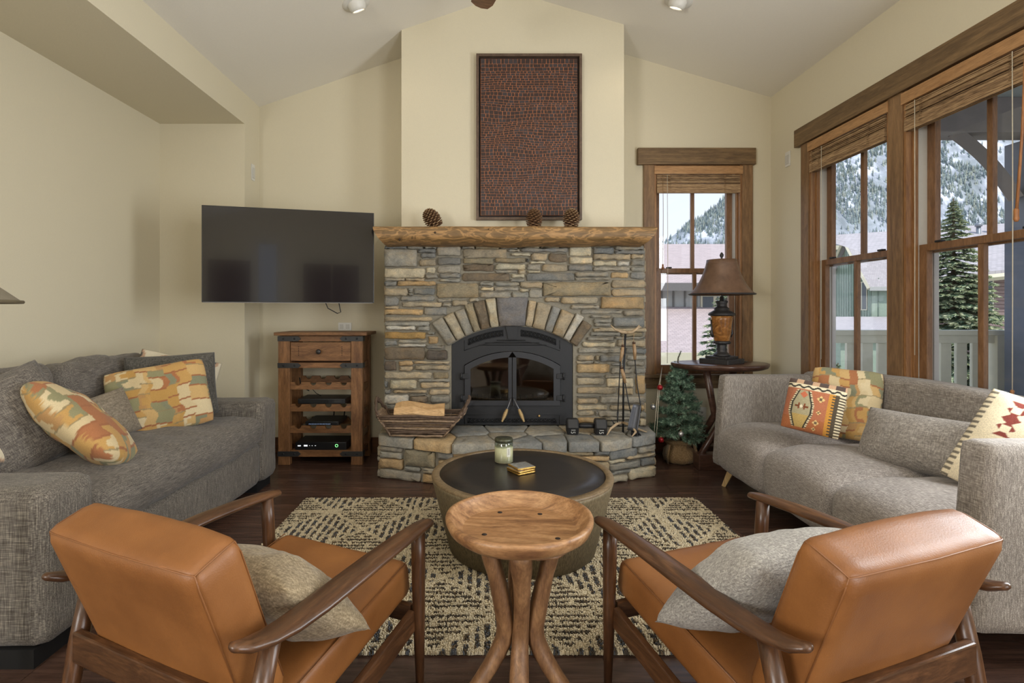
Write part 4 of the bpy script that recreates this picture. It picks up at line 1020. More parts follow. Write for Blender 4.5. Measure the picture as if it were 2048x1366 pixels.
for k in range(14): b.box(-.10+.013*k, -.094+.013*k, yf+.0185, yf+.0205, .330, .334)
b.build('status_lights', emit('blue_leds', (.35, .5, .8), .5), g)
B().tube([(.03, yb-.04, .35), (.035, yb-.04, .42)], .005, 8).build('antenna', MT['black'], g)
B().tube([(.12, yb-.04, .35), (.13, yb-.04, .43)], .005, 8).build('antenna', MT['black'], g)
g = gadget('set_top_box', -.215, .205, yf+.03, yb-.05, .114, .18, 'large black set-top box with green ring on the bottom shelf', 'devices in the rack')
B().lathe([(.010, 0), (.0125, .001), (.010, .002)], 20, M=T(.125, yf+.03, .152) @ RX(pi/2), cap=False).build('power_ring', emit('green_led', (.25, 1, .3), 2.0), g)
b = B(); b.box(-.195, -.17, yf+.0285, yf+.031, .147, .155).box(-.145, -.115, yf+.0285, yf+.031, .146, .158).box(-.1, -.095, yf+.0285, yf+.031, .15, .153).box(-.08, -.073, yf+.0285, yf+.031, .15, .153).box(-.055, -.045, yf+.0285, yf+.031, .15, .153)
b.build('front_lights', emit('white_leds', (.9, .95, 1), .7), g)
o = B().tube([(-1.56, 4.42, .70), (-1.54, 4.38, .66), (-1.50, 4.36, .62), (-1.46, 4.36, .60)], .005, 6).tube([(-1.45, 4.40, .61), (-1.42, 4.42, .57), (-1.39, 4.45, .545)], .003, 6).build('power_cable', MT['black'])
tag(o, 'loose black power cable draped on the upper bottle rail', 'cable')
# ------------------------------------------------------------------ television on a swing arm
def screenmat():
    x = N('tv_screen'); x.b.inputs['Coat Weight'].default_value = .3; return x.out((.008, .007, .010), .12, spec=.5)
pl_, pr_ = P(403, 507, 3.77), P(748, 512, 4.08)
c_ = (pl_+pr_)/2; d_ = pr_-pl_; ang_ = math.atan2(d_.y, d_.x); wtv = math.hypot(d_.x, d_.y); c_.z = 1.673
tv = empty('television', c_, ang_, 'large flat screen television angled out from the wall', 'television')
B().box(-wtv/2, wtv/2, 0, .03, -.35, .35, b=.003).build('bezel', MT['black'], tv)
B().box(-wtv/2+.006, wtv/2-.006, -.0012, .0, -.343, .344).build('screen', screenmat(), tv)
B().box(-wtv/2+.01, wtv/2-.01, -.002, .004, -.3525, -.3475).build('lower_trim', plain('grey_trim', (120, 116, 112), .4), tv)
B().box(-.4, .4, .03, .06, -.28, .12, b=.008).build('rear_housing', MT['black'], tv)
loc = Matrix.Rotation(-ang_, 4, 'Z') @ (Vector((c_.x-.02, YB-.03, c_.z))-c_)
B().tube([(0, .06, 0), (loc.x*.5+.1, loc.y*.6, 0), (loc.x, loc.y, 0)], .02, 8).build('swing_arm', MT['black'], tv)
q_ = (P(650, 605, 4.0)-c_); q_ = Matrix.Rotation(-ang_, 4, 'Z') @ q_
B().tube([(q_.x, .04, -.34), (q_.x+.02, .05, -.39), (q_.x+.09, .06, -.43), (q_.x+.115, .06, -.42), (q_.x+.10, .05, -.34)], .004, 6).build('cable', MT['black'], tv)
# ------------------------------------------------------------------ painting
def painting():
    D = 4.262; x0, x1 = PX(952.5, D), PX(1163, D); z0, z1 = PZ(440.5, D), PZ(110, D)
    r = empty('framed_painting', ((x0+x1)/2, 4.279, (z0+z1)/2), 0, 'tall framed painting of dark blocks outlined in orange', 'painting')
    w, h = (x1-x0)/2, (z1-z0)/2; fm = wood('dark_brown_frame', (84, 66, 54), (112, 92, 76), st=(4, 4, 4), sc=3, rough=.45)
    for a in ((-w, -w+.021, -h, h), (w-.021, w, -h, h), (-w+.021, w-.021, h-.021, h), (-w+.021, w-.021, -h, -h+.021)):
        B().box(a[0], a[1], -.045, 0, a[2], a[3], b=.002).build('frame_side', fm, r)
    cw_, ch_ = w-.036, h-.038
    B().box(-w+.014, w-.014, -.014, -.004, -h+.014, h-.014).build('backing_board', plain('dark_inner_edge', (34, 20, 16), .7), r)
    rng = random.Random(11)
    V = [(-cw_, 0, -ch_), (cw_, 0, -ch_), (cw_, 0, ch_), (-cw_, 0, ch_)]; V += [(a, .014, b) for a, _, b in V]
    F = [(0, 1, 2, 3), (0, 4, 5, 1), (1, 5, 6, 2), (2, 6, 7, 3), (3, 7, 4, 0)]; mi = [0]*5
    # row boundaries undulate across the canvas
    rows = 56; bounds = []
    hs = [1.9 if k in (0, 55) else (1.35 if (k in (1, 2, 12, 13, 17, 18, 19, 20, 33, 34, 40, 41, 52, 53, 54)) else rng.uniform(.75, 1.05)) for k in range(rows)]
    tot = sum(hs); acc = 0; ys_ = [0]
    for q in hs: acc += q; ys_.append(acc/tot)
    def yb_(k, t):
        base = ys_[k]; amp = .006*math.sin(pi*base)
        return ch_-2*ch_*(base+amp*math.sin(t*5+k*.33)+amp*.7*math.sin(t*11+k*.21+1))
    for k in range(rows):
        x = 0.0
        while x < .985:
            bw = rng.uniform(.032, .062) if hs[k] < 1.2 else rng.uniform(.03, .052); xe = min(1, x+bw)
            if 1-xe < .02: xe = 1
            gx_ = .0028; g2 = .0010
            a, b_ = x+gx_, xe-gx_*.3; j = lambda: rng.uniform(-.0016, .0016)
            b0 = len(V)
            V += [(-cw_+2*cw_*a+j(), -.0004, yb_(k+1, a)+g2), (-cw_+2*cw_*b_+j(), -.0004, yb_(k+1, b_)+g2), (-cw_+2*cw_*b_+j(), -.0004, yb_(k, b_)-g2), (-cw_+2*cw_*a+j(), -.0004, yb_(k, a)-g2)]
            F.append((b0, b0+1, b0+2, b0+3)); mi.append(1 if rng.random() < .7 else 2); x = xe
    me = mesh('canvas', V, F, False, mi)
    for m in (plain('orange_paint', (178, 112, 70), .7, var=.2), plain('umber_paint', (56, 40, 35), .6, var=.2), plain('slate_paint', (60, 52, 53), .6, var=.2)): me.materials.append(m)
    mobj('canvas', me, None, r, T(0, -.030, 0))
painting()
# ------------------------------------------------------------------ ceiling fan
fc = Vector((.226, 2.80, 3.28)); fan = empty('ceiling_fan', fc, 0, 'ceiling fan with walnut blade reaching into top of photo', 'fan')
B().lathe([(.001, -.10), (.06, -.09), (.10, -.04), (.105, .03), (.07, .07), (.018, .08), (.016, .50), (.06, .53), (.065, .565)], 32).build('motor_housing', MT['bronze'], fan)
tip = P(955, 14, 3.5)-fc; a0 = math.atan2(tip.y, tip.x)
MT['blade'] = wood('fan_blade_wood', (96, 66, 46), (136, 98, 70), st=(1, 9, 9), sc=3, rough=.4)
for k in range(5):
    Mb = RZ(a0+2*pi*k/5) @ RX(.2)
    b = B(); outl = [(.17, -.045), (.66, -.075), (.715, -.06), (.735, -.02), (.735, .02), (.715, .06), (.66, .075), (.17, .045)]
    n = len(outl); V = [Mb @ Vector((x, y, -.004)) for x, y in outl]+[Mb @ Vector((x, y, .004)) for x, y in outl]
    b.add(V, [tuple(range(n))[::-1], tuple(range(n, 2*n))]+[(i, (i+1) % n, (i+1) % n+n, i+n) for i in range(n)]); b.build('blade', MT['blade'], fan)
    B().box(.08, .22, -.018, .018, -.008, 0, M=Mb).build('blade_iron', MT['bronze'], fan)
# ------------------------------------------------------------------ floor lamp at the left edge
fz = 1.283; flc = Vector((-1.680, 1.60, 0)); flp = empty('floor_lamp', flc, 0, 'floor lamp with grey cone shade cut off by left edge', 'lamp')
B().lathe([(.14, 0), (.14, .012), (.03, .022), (.011, .03), (.010, 1.30), (.010, 1.40)], 24).build('stand', MT['bronze'], flp)
smt = plain('grey_lamp_fabric', (120, 112, 96), .8); 
s_ = B().lathe([(.206, fz), (.09, fz+.098), (.088, fz+.098), (.203, fz+.002)], 48, cap=False).build('shade', smt, flp)
B().lathe([(.2075, fz-.004), (.210, fz+.001), (.2075, fz+.006), (.202, fz+.002)], 48, cap=False).build('shade_rim', plain('rim_dark', (92, 82, 62), .7), s_)
B().lathe([(.202, fz+.003), (.087, fz+.099)], 48, cap=False).build('shade_lining', MT['white'], s_)
B().lathe([(.010, fz+.02), (.03, fz+.04), (.028, fz+.07), (.012, fz+.09)], 16).build('bulb', MT['white'], flp)
# ================================================================== CUSHIONS
def lin(*c): return s2l(c)
def block_pattern(seed, warm=0):
    rng = random.Random(seed)
    pal = [(192, 152, 92), (192, 152, 92), (212, 194, 156), (206, 186, 146), (144, 140, 106), (182, 142, 94), (200, 166, 112), (134, 134, 108), (168, 112, 76), (186, 146, 84)]
    cells = {}; widths = [rng.uniform(.10, .19) for _ in range(14)]; tot = sum(widths[:7])
    def f(u, v, side):
        uu = u+.022*math.sin(v*13+seed)+.012*math.sin(v*29+seed*2); acc = 0; i = 0
        while i < 9 and uu*tot > acc+widths[i]: acc += widths[i]; i += 1
        fu = (uu*tot-acc)/widths[i]; r2 = random.Random(seed*31+i*7+side)
        vv = v+.02*math.sin(u*11+seed); z = -r2.random()*.15; j = 0
        while True:
            h = r2.uniform(.09, .24)
            if z+h > vv or j > 14: break
            z += h; j += 1
        fv = (vv-z)/h; key = (i, j, side)
        if key not in cells:
            q = random.Random(seed*1009+i*37+j*101+side); cells[key] = (q.choice(pal), q.random(), q.choice(pal))
        c, k, c2 = cells[key]
        if fv*h < .022 and k < .55: return lin(158, 104, 72)
        if fv*h < .014: return lin(150, 134, 100)
        if k > .72 and .22 < fu < .78 and .28 < fv < .78: c = c2
        elif k > .5 and fu > .62: c = c2
        return lin(*c)
    return f
def kilim_orange(u, v, side):
    if side < 0: return lin(150, 100, 70)
    if v > .90: return lin(88, 74, 68) if math.sin(u*23) > -.2 else lin(196, 160, 128)
    if v > .80:
        w = math.sin(u*38)*.022
        return lin(58, 56, 50) if abs(v-.85-w) < .018 else lin(222, 208, 176)
    if u > .90: return lin(222, 208, 176) if (v*18) % 1 < .5 else lin(84, 74, 60)
    if u > .84: return lin(84, 74, 60)
    if u > .74: return lin(200, 144, 66) if u < .80 or (v*18) % 1 < .55 else lin(84, 74, 60)
    # big hexagon medallion
    a = abs(v-.42)/.36; edge = .20-.12*max(0, a-.25); cx = .32; d = abs(u-cx)-edge*1.0
    if a < 1:
        if d < -.045:
            if abs(u-cx)+abs(v-.46)*.9 < .035: return lin(226, 214, 186)
            if abs(v-.46) < .018 and abs(u-cx) < .12: return lin(120, 70, 44)
            if abs(abs(u-cx)-.05) < .012 and abs(v-.46) < .06: return lin(132, 74, 48)
            if v > .62 and abs(u-cx-.01)+abs(v-.70) < .07: return lin(196, 112, 82)
            return lin(170, 160, 128) if v > .3 else lin(188, 160, 98)
        if d < -.02: return lin(56, 54, 48)
        if d < .012: return lin(224, 208, 170) if (v*24) % 1 < .62 else lin(70, 62, 52)
    for (x, y, r) in ((.62, .66, .07), (.62, .40, .045), (.60, .2, .055), (.58, .08, .04)):
        if abs(u-x)+abs(v-y) < r: return lin(222, 190, 130) if (abs(u-x) > r*.35) != (abs(v-y) > r*.35) else lin(110, 92, 74)
    return lin(178, 112, 82) if v > .25 else lin(172, 106, 68)
def kilim_cream(u, v, side):
    base = (222, 208, 178)
    if side < 0: return lin(*base)
    if u < .07: return lin(116, 108, 94) if (v*17) % 1 < .45 else lin(*base)
    def cross(cx, cy, s, col):
        a, b = abs(u-cx)/s, abs(v-cy)/s
        q = math.floor(b*7)/7
        if b < 1 and a < .62 and not (a < .2 and .35 < b < .75):
            if a < .12+.5*abs(((b*2) % 1)-.5)*1.1: return lin(*col)
    for c in (cross(.27, .72, .19, (128, 62, 54)), cross(.28, .28, .17, (214, 140, 70)), cross(.82, .3, .17, (214, 140, 70))):
        if c: return c
    if .5 < u < .95 and .42 < v < .95:
        if (v*15) % 1 < .48: return lin(*((188, 130, 62) if v > .72 else (108, 96, 84))) if u < .66 or u > .72 else lin(164, 104, 44)
        if .66 <= u <= .72: return lin(*((170, 106, 46) if v > .68 else (92, 84, 80)))
    return lin(*base)
def cream_dark(u, v, side):
    w = math.sin(u*14)+math.sin(v*12+u*6)
    return lin(206, 196, 172) if w > -.2 else (lin(96, 92, 88) if w < -.7 else lin(180, 150, 124))
MT['print'] = attr('printed_cotton', .9, .25, 350, sheen=.1)
MT['kilim'] = attr('kilim_wool', .95, .5, 260, sheen=.1, var=.18)
MT['taupe'] = fabric('taupe_velvet', (112, 102, 88), (156, 144, 126), (120, 120, 30), (30, 120, 120), bump=.25)
MT['greyl'] = fabric('grey_linen_cushion', (112, 106, 100), (178, 170, 160), (40, 200, 200), (200, 40, 200), bump=.3)
MT['char'] = fabric('charcoal_linen', (62, 60, 56), (112, 108, 100), (200, 30, 200), (30, 200, 200), bump=.3)
MT['knit'] = fabric('grey_chunky_knit', (124, 120, 115), (192, 188, 180), (70, 230, 230), (230, 70, 230), bump=1.0)
gl = 'cushions on the tweed sofa'
cushion('tweed_cushion', MT['tweedv'], frame(P(12, 858, 2.32), (.82, -.5, .30), roll=.42), .50, .46, .20, 'large tweed cushion leaning at near end of the tweed sofa', gl, seed=1, pipe=MT['tweed'])
cushion('patterned_cushion', MT['print'], frame(P(166, 852, 2.47), (.56, .43, .70), (-.746, 0, .666)), .46, .58, .20, 'ochre block-print cushion tipped on edge beside large tweed cushion', gl, block_pattern(3), n=90, seed=2, rnd=.75)
cushion('lumbar_cushion', MT['taupe'], frame(P(205, 838, 2.86), (.85, -.35, .35), roll=.2), .36, .27, .12, 'small plain taupe cushion between the two ochre cushions', gl, seed=3)
cushion('patterned_cushion', MT['print'], frame(P(321, 797, 3.17), (.50, -.82, .30), roll=.15), .55, .43, .15, 'ochre block-print cushion sitting upright on the tweed sofa', gl, block_pattern(8), n=90, seed=4, rnd=.3)
cushion('charcoal_cushion', MT['char'], frame(P(345, 772, 3.36), (.52, -.80, .28), roll=.03), .52, .42, .13, 'charcoal cushion behind the upright ochre cushion', gl, seed=5)
cushion('cream_cushion', MT['print'], frame(P(350, 770, 3.50), (.52, -.80, .28), roll=-.26), .50, .41, .13, 'cream patterned cushion, rearmost of the far corner cushions', gl, cream_dark, n=60, seed=6)
cushion('cream_cushion', MT['print'], frame(P(-98, 905, 2.12), (.8, -.5, .3), roll=.35), .34, .32, .12, 'cream cushion just showing at left edge of the tweed sofa', gl, cream_dark, n=40, seed=7)
gr_ = 'cushions on the linen sofa'
cushion('kilim_cushion', MT['kilim'], frame(P(1627, 815, 3.06), (-.62, -.74, .28), roll=-.13), .30, .305, .10, 'small orange kilim cushion with hexagon on the taupe sofa', gr_, kilim_orange, n=110, k=.02, wr=.004, seed=1)
cushion('patterned_cushion', MT['print'], frame(P(1690, 807, 3.20), (-.62, -.76, .20), roll=-.05), .38, .44, .13, 'ochre block-print cushion standing behind the orange kilim cushion', gr_, block_pattern(21), n=90, seed=8, rnd=.35)
cushion('bolster_cushion', MT['greyl'], frame(P(1848, 888, 2.58), (-.86, -.28, .42), roll=.02), .62, .30, .17, 'long plain grey lumbar cushion on the taupe sofa', gr_, seed=9)
cushion('kilim_cushion', MT['kilim'], frame(P(2062, 912, 2.16), (-.66, -.58, .45), roll=-.36), .44, .46, .13, 'cream kilim cushion leaning on near arm of the taupe sofa', gr_, kilim_cream, n=110, k=.02, wr=.005, seed=10)
def inchair(ch, c, nrm, up=(0, 0, 1), roll=0): return ch.matrix_basis @ frame(c, nrm, up, roll)
cushion('linen_cushion', fabric('tan_linen', (112, 97, 74), (172, 155, 126), (40, 200, 200), (200, 40, 200), bump=.3), inchair(CL, (.10, -.055, .465), (.06, .64, .76), roll=-.05), .49, .37, .18, 'tan linen cushion in the left leather chair', 'cushions in the leather chairs', wr=.02, seed=11)
cushion('knit_cushion', MT['knit'], inchair(CR, (-.095, -.06, .50), (-.05, .68, .73), roll=.06), .52, .43, .20, 'chunky grey knit cushion in the right leather chair', 'cushions in the leather chairs', wr=.014, seed=12)
# ================================================================== ON THE COFFEE TABLE
cj = empty('candle_jar', (.107, 2.985, TZ), 0, 'glass jar candle with dark lid on the black table top', 'candle')
def jarglass():
    return glassmat('jar_glass', (.88, .93, .91), .3, .05)
B().lathe([(.046, 0), (.0515, .004), (.0525, .02), (.0525, .112), (.049, .119), (.047, .119), (.0495, .11), (.0495, .008), (.001, .006)], 40, cap=True).build('jar', jarglass(), cj)
B().lathe([(.001, .004), (.0518, .006), (.0518, .088), (.001, .090)], 32).build('wax', plain('cream_wax', (226, 216, 178), .5), cj)
B().lathe([(.050, .117), (.0525, .119), (.0525, .134), (.049, .138), (.001, .1385)], 40).build('lid', plain('mottled_lid', (86, 88, 72), .35, .6, bump=.3, bs=60, var=.5), cj)
lb = B(); q0 = -pi/2+.28
lv = [(.0529*math.cos(q0+.075*k), .0529*math.sin(q0+.075*k)) for k in range(7)]
lb.add([(x, y, z) for z in (.042, .094) for x, y in lv], [(k, k+1, k+8, k+7) for k in range(6)], True); lab = lb.build('label', plain('paper_label', (214, 212, 200), .6), cj)
lb = B()
for z in (.056, .064, .072, .080):
    lb.add([(x*1.004, y*1.004, zz) for zz in (z, z+.003) for x, y in lv[2:5]], [(0, 1, 4, 3), (1, 2, 5, 4)])
lb.build('label_print', plain('label_ink', (120, 116, 108), .7), lab)
stonec = plain('agate_coaster', (132, 132, 128), .25, bump=.2, bs=40, var=.3); gold = plain('gold_edge', (206, 166, 92), .3, .9, bump=.5, bs=90)
for k in range(3):
    cc = empty('coaster', (.193+.003*math.sin(k*4), 2.80+.003*math.cos(k*3), TZ+.0125*k), .55+.08*math.sin(k*2.3), ('bottom', 'middle', 'top')[k]+' coaster of the gold-edged stack on the coffee table', 'coaster', 'gold-edged coasters')
    V, F = softbox(.112, .112, .012, .005, (14, 14, 3), noise=.002, nsc=60, seed=k); B().add(V, F, True).build('gilt_edge', gold, cc, T(0, 0, .0062), recalc=False)
    V, F = softbox(.102, .102, .004, .0018, (10, 10, 2)); B().add(V, F, True).build('face', stonec, cc, T(0, 0, .0108), recalc=False)
# ================================================================== ON THE MANTEL: pine cones
MT['cone'] = plain('pinecone_scale', (104, 74, 48), .7, bump=.3, bs=90, var=.3); MT['conet'] = plain('pinecone_tip', (176, 148, 110), .7, var=.2)
def cone_meshes(openness):
    A_, T_ = B(), B(); n = 120; H = .15; rng = random.Random(4)
    A_.lathe([(.004, .003), (.022, .02), (.026, .06), (.018, .12), (.003, .145)], 10)
    for k in range(n):
        t = (k+.5)/n; z = .008+t*(H-.012); a = k*2.39996; r = .058*math.sin(pi*min(1, (t*.80+.20)))**.75*(1.0 if t < .9 else .9)
        tilt = (.15+.9*t)*1.0+(-.25 if t < .15 else 0); L = r-.008; out = Vector((math.cos(a), math.sin(a), 0)); sd = Vector((-math.sin(a), math.cos(a), 0)); up = Vector((0, 0, 1))
        d = (out*math.cos(tilt*.6)+up*math.sin(tilt*.6)); base = up*z+out*.008; w = .012*(1-.35*t)*openness; th = .0035
        p = [base-sd*w*.4, base+sd*w*.4, base+d*L+sd*w, base+d*(L+.004), base+d*L-sd*w]
        nrm = d.cross(sd).normalized()
        if nrm.z < 0: nrm = -nrm
        V = [q+nrm*th*.5 for q in p]+[q-nrm*th for q in p]
        A_.add(V, [(0, 1, 2, 3, 4), (9, 8, 7, 6, 5), (1, 6, 7, 2), (2, 7, 8, 3), (3, 8, 9, 4), (4, 9, 5, 0)])
        e = base+d*(L-.001); T_.add([e+sd*w*.9+nrm*th*.8, e-sd*w*.9+nrm*th*.8, e+d*.006-nrm*th*.6-sd*w*.5, e+d*.006-nrm*th*.6+sd*w*.5, e+d*.0075+nrm*th*.2], [(0, 1, 4), (1, 2, 4), (2, 3, 4), (3, 0, 4)])
    return A_, T_
zm_ = 1.903
for k, (u_, tilt, sc_, lab_) in enumerate(((868, -.62, 1.12, 'pine cone lying tilted at left end of the mantel'), (1068, .04, 1.08, 'brown upright pine cone in front of the painting'), (1142, -.03, 1.08, 'pale tipped upright pine cone, rightmost on the mantel'))):
    A_, T_ = cone_meshes(1.0 if k else 1.15)
    c = empty('pine_cone', (PX(u_, 4.08)+(.03 if k == 0 else 0), 4.08, zm_+(.012 if k == 0 else -.002)), 0, lab_, 'pine cone', 'pine cones on the mantel')
    c.rotation_euler = (0, tilt, k*1.3 if k else 0); c.scale = (sc_,)*3
    A_.build('scales', MT['cone'], c, recalc=False); T_.build('scale_tips', MT['conet'] if k != 1 else plain('brown_tip', (140, 106, 70), .7), c, recalc=False)
# ================================================================== ON THE HEARTH
# log basket of twigs
bk = empty('twig_log_basket', (-.49, 3.985, HZ), -.04, 'twig log basket with raised woven ends on the hearth', 'basket')
MT['twig'] = plain('willow_twig', (94, 76, 62), .8, bump=.5, bs=50, var=.35); MT['twig2'] = plain('pale_twig', (138, 116, 94), .8, bump=.5, bs=50, var=.35)
rng = random.Random(9)
def wig(p, q, n=7, a=.004):
    p, q = Vector(p), Vector(q); return [p.lerp(q, k/(n-1))+Vector((rng.uniform(-a, a), rng.uniform(-a, a), rng.uniform(-a, a)))*(0 if k in (0, n-1) else 1) for k in range(n)]
for yy in (-.125, .125):
    for k in range(9):
        t = k/8; z = .012+.145*t; xl_, xr_ = -.20-.10*t-.012*rng.random(), .185+.13*t+.012*rng.random()
        B().tube(wig((xl_, yy*(.86+.2*t), z), (xr_, yy*(.86+.2*t), z+rng.uniform(-.004, .004))), rng.uniform(.008, .0105), 7).build('front_twig' if yy < 0 else 'back_twig', MT['twig'] if k % 3 else MT['twig2'], bk)
for k in range(6):
    yy = -.09+.036*k; B().tube(wig((-.2, yy, .008), (.19, yy, .008)), .006, 6).build('floor_twig', MT['twig'], bk)
for sg, ztop, xt in ((-1, .26, -.335), (1, .27, .375)):
    b = B(); x0 = -.205 if sg < 0 else .19
    for k in range(9):
        ya = -.115+.23*k/8
        for dk in (-2.5, 2.5):
            yb2 = max(-.135, min(.135, ya+dk*.028)); b.tube(wig((x0, ya, .008), (x0+(xt-x0)*.72, yb2, .165), 6, .006), rng.uniform(.0055, .0075), 6)
            b.tube(wig((x0+(xt-x0)*.3, yb2, .08), (x0+(xt-x0)*.85, ya, .18), 6, .006), rng.uniform(.0055, .007), 6)
    b.build('woven_end', MT['twig2'], bk)
    b = B()
    for q in range(3):
        b.tube([Vector((x0+(xt-x0)*(.72+.28*math.sin(pi*k/10)**.7)+rng.uniform(-.005, .005), -.13+.26*k/10, 0.16+(ztop-.16)*math.sin(pi*k/10)**.7+.010*q*math.sin(k*2.0+q*2))) for k in range(11)], .009, 7)
    b.build('handle', MT['twig'], bk)
    for yy in (-.125, .125):
        B().tube(wig((x0, yy*.88, .005), (x0+(xt-x0)*.75, yy*1.06, .19), 6, .004), .009, 8).build('corner_post', MT['twig'], bk)
MT['bark'] = plain('log_bark', (120, 96, 70), .9, bump=.8, bs=30, var=.3)
MT['split'] = wood('split_pine', (186, 144, 98), (216, 182, 136), (202, 164, 116), st=(1, 6, 6), sc=3, rough=.7)
def splitlog(loc, L, r, rot, kind, label):
    o = empty('split_log', loc, 0, label, 'firewood', 'split logs in the twig basket'); o.rotation_euler = rot
    rg = random.Random(label)
    prof = [(-r, -r*.35), (r, -r*.45), (r*.92, r*.25), (r*.35, r*.62), (-r*.55, r*.6), (-r*.96, r*.15)]
    rings = []; n = 9; m = len(prof)
    for i in range(n):
        x = -L/2+L*i/(n-1)
        rings += [(x+rg.uniform(-.004, .004), p[0]*(1+rg.uniform(-.05, .05)), p[1]+rg.uniform(-.006, .006)+.012*math.sin(i*.8)) for p in prof]
    F = [(i*m+k, (i+1)*m+k, (i+1)*m+(k+1) % m, i*m+(k+1) % m) for i in range(n-1) for k in range(m)]+[tuple(range(m)), tuple((n-1)*m+k for k in range(m-1, -1, -1))]
    b = B().add(rings, F, False); b.build('split_wood', MT['split'] if kind else MT['bark'], o)
    b2 = B(); pts = [Vector((-L/2*.98+L*.98*i/8, 0, -r*.40-.004)) for i in range(9)]
    b2.tube(pts, [(r*.98, r*.22)]*9, 10, up=(0, 0, 1)); b2.build('bark', MT['bark'], o)
Ml = bk.matrix_basis
for (l, L, r, rot, kd, lab_) in (((0, -.045, .075), .40, .055, (0, 0, .02), 1, 'lower split log at front of the twig basket'), ((0, .06, .075), .40, .055, (.2, 0, -.03), 1, 'lower split log at back of the twig basket'), ((.0, -.01, .175), .37, .085, (.3, .02, .02), 1, 'wide split log with pale face lying on top in basket')):
    splitlog(Ml @ Vector(l), L, r, rot, kd, lab_)
# dumbbell
db = empty('dumbbell', (PX(1172.5, 3.985), 3.985, HZ), -.06, 'black hex dumbbell marked 15 on the hearth', 'dumbbell')
hexp = [(.043*math.cos(pi/6+pi/3*k), .043*math.sin(pi/6+pi/3*k)) for k in range(6)]
MT['rubber'] = plain('black_rubber', (38, 38, 40), .5, bump=.2, bs=120)
hr_ = .066
def hexhead(xc, sg):
    b = B(); n = 6
    prof = [(-.046, .72), (-.042, .90), (-.034, 1), (.034, 1), (.042, .90), (.046, .72)]
    V = [(xc+x, hr_*s_*math.cos(pi/2+pi/6+pi/3*k), hr_*.98+hr_*s_*math.sin(pi/2+pi/6+pi/3*k)*1.0) for x, s_ in prof for k in range(n)]
    F = [(i*n+k, i*n+(k+1) % n, (i+1)*n+(k+1) % n, (i+1)*n+k) for i in range(len(prof)-1) for k in range(n)]+[tuple(range(n))[::-1], tuple((len(prof)-1)*n+k for k in range(n))]
    V = [(x, y, z-.007) for x, y, z in V]
    hd = b.add(V, F).build('head', MT['rubber'], db)
    def txt(s_, M):
        cu = bpy.data.curves.new('number', 'FONT'); cu.body = s_; cu.size = .048; cu.extrude = .0006; cu.align_x = 'CENTER'; cu.align_y = 'CENTER'
        ob = bpy.data.objects.new('tmp', cu); dg = bpy.context.evaluated_depsgraph_get(); COL.objects.link(ob); dg.update()
        me = bpy.data.meshes.new_from_object(ob.evaluated_get(dg)); me.name = 'number'; bpy.data.objects.remove(ob)
        mobj('number', me, plain('white_ink', (214, 214, 210), .6), hd, M)
    zc = hr_*.98-.007
    # lower front facet, number turned on its side as on the weight
    a = -pi/6; fn_ = Vector((0, -math.cos(a), math.sin(a)))
    Mf = frame(Vector((xc, 0, zc))+fn_*(hr_*.867+.0008), fn_, (1, 0, 0))
    txt('15', Mf)
    a = pi/6; fn_ = Vector((0, -math.cos(a), math.sin(a)))
    return hd
hexhead(-.105, -1); hexhead(.105, 1)
for xx, sg in ((-.0645, -1), (.145, 1)):
    pass
B().tube([(-.07, 0, hr_*.91), (-.03, 0, hr_*.91), (0, 0, hr_*.91), (.03, 0, hr_*.91), (.07, 0, hr_*.91)], [.017, .018, .0195, .018, .017], 16).build('handle', plain('knurled_steel', (46, 46, 48), .4, .6, bump=.4, bs=400), db)
# fire tools with antler details
MT['antler'] = plain('antler', (172, 150, 120), .6, bump=.4, bs=30, var=.25); MT['ash'] = wood('tool_handle_bone', (132, 100, 70), (186, 158, 120), st=(6, 6, 1), sc=4)
TY = 4.03; fx = PX(1247, TY)
def tp(u, v, dy=0): q = P(u, v, TY); return (q.x-fx, dy, q.z-HZ)
ft = empty('fire_tool_stand', (fx, TY, HZ), 0, 'black iron fire tool stand with antler arms and feet', 'tool stand')
B().tube([tp(1246, 868), tp(1247, 760), tp(1251, 664)], .0075, 10).build('post', MT['iron'], ft)
B().tube([tp(1220, 650, -.02), tp(1229, 659, -.02), tp(1243, 664, -.015), tp(1252, 665, -.01)], [.004, .007, .011, .013], 10).tube([tp(1252, 665, -.01), tp(1264, 664, -.015), tp(1272, 658, -.02), tp(1277, 650, -.02)], [.013, .012, .009, .004], 10).tube([tp(1262, 664, -.015), tp(1279, 654, .0), tp(1283, 655, .0)], [.010, .010, .005], 8).build('antler_arm', MT['antler'], ft)
q1 = Vector(tp(1246, 845))
for pts in ([(q1.x, 0, q1.z+.0), (-.06, -.04, .075), (-.12, -.09, .05), (-.155, -.12, .008)], [(q1.x, 0, q1.z), (.05, -.06, .06), (.06, -.12, .03), (.02, -.16, .007)], [(q1.x, 0, q1.z), (.06, .04, .05), (.12, .02, .02), (.17, -.03, .010)]):
    B().tube(pts, [.010, .011, .009, .004], 10).build('antler_foot', MT['antler'], ft)
B().tube([tp(1222, 838, -.02), tp(1227, 846, -.01), tp(1238, 850, 0)], [.002, .005, .007], 8).build('antler_tine', MT['iron'], ft)
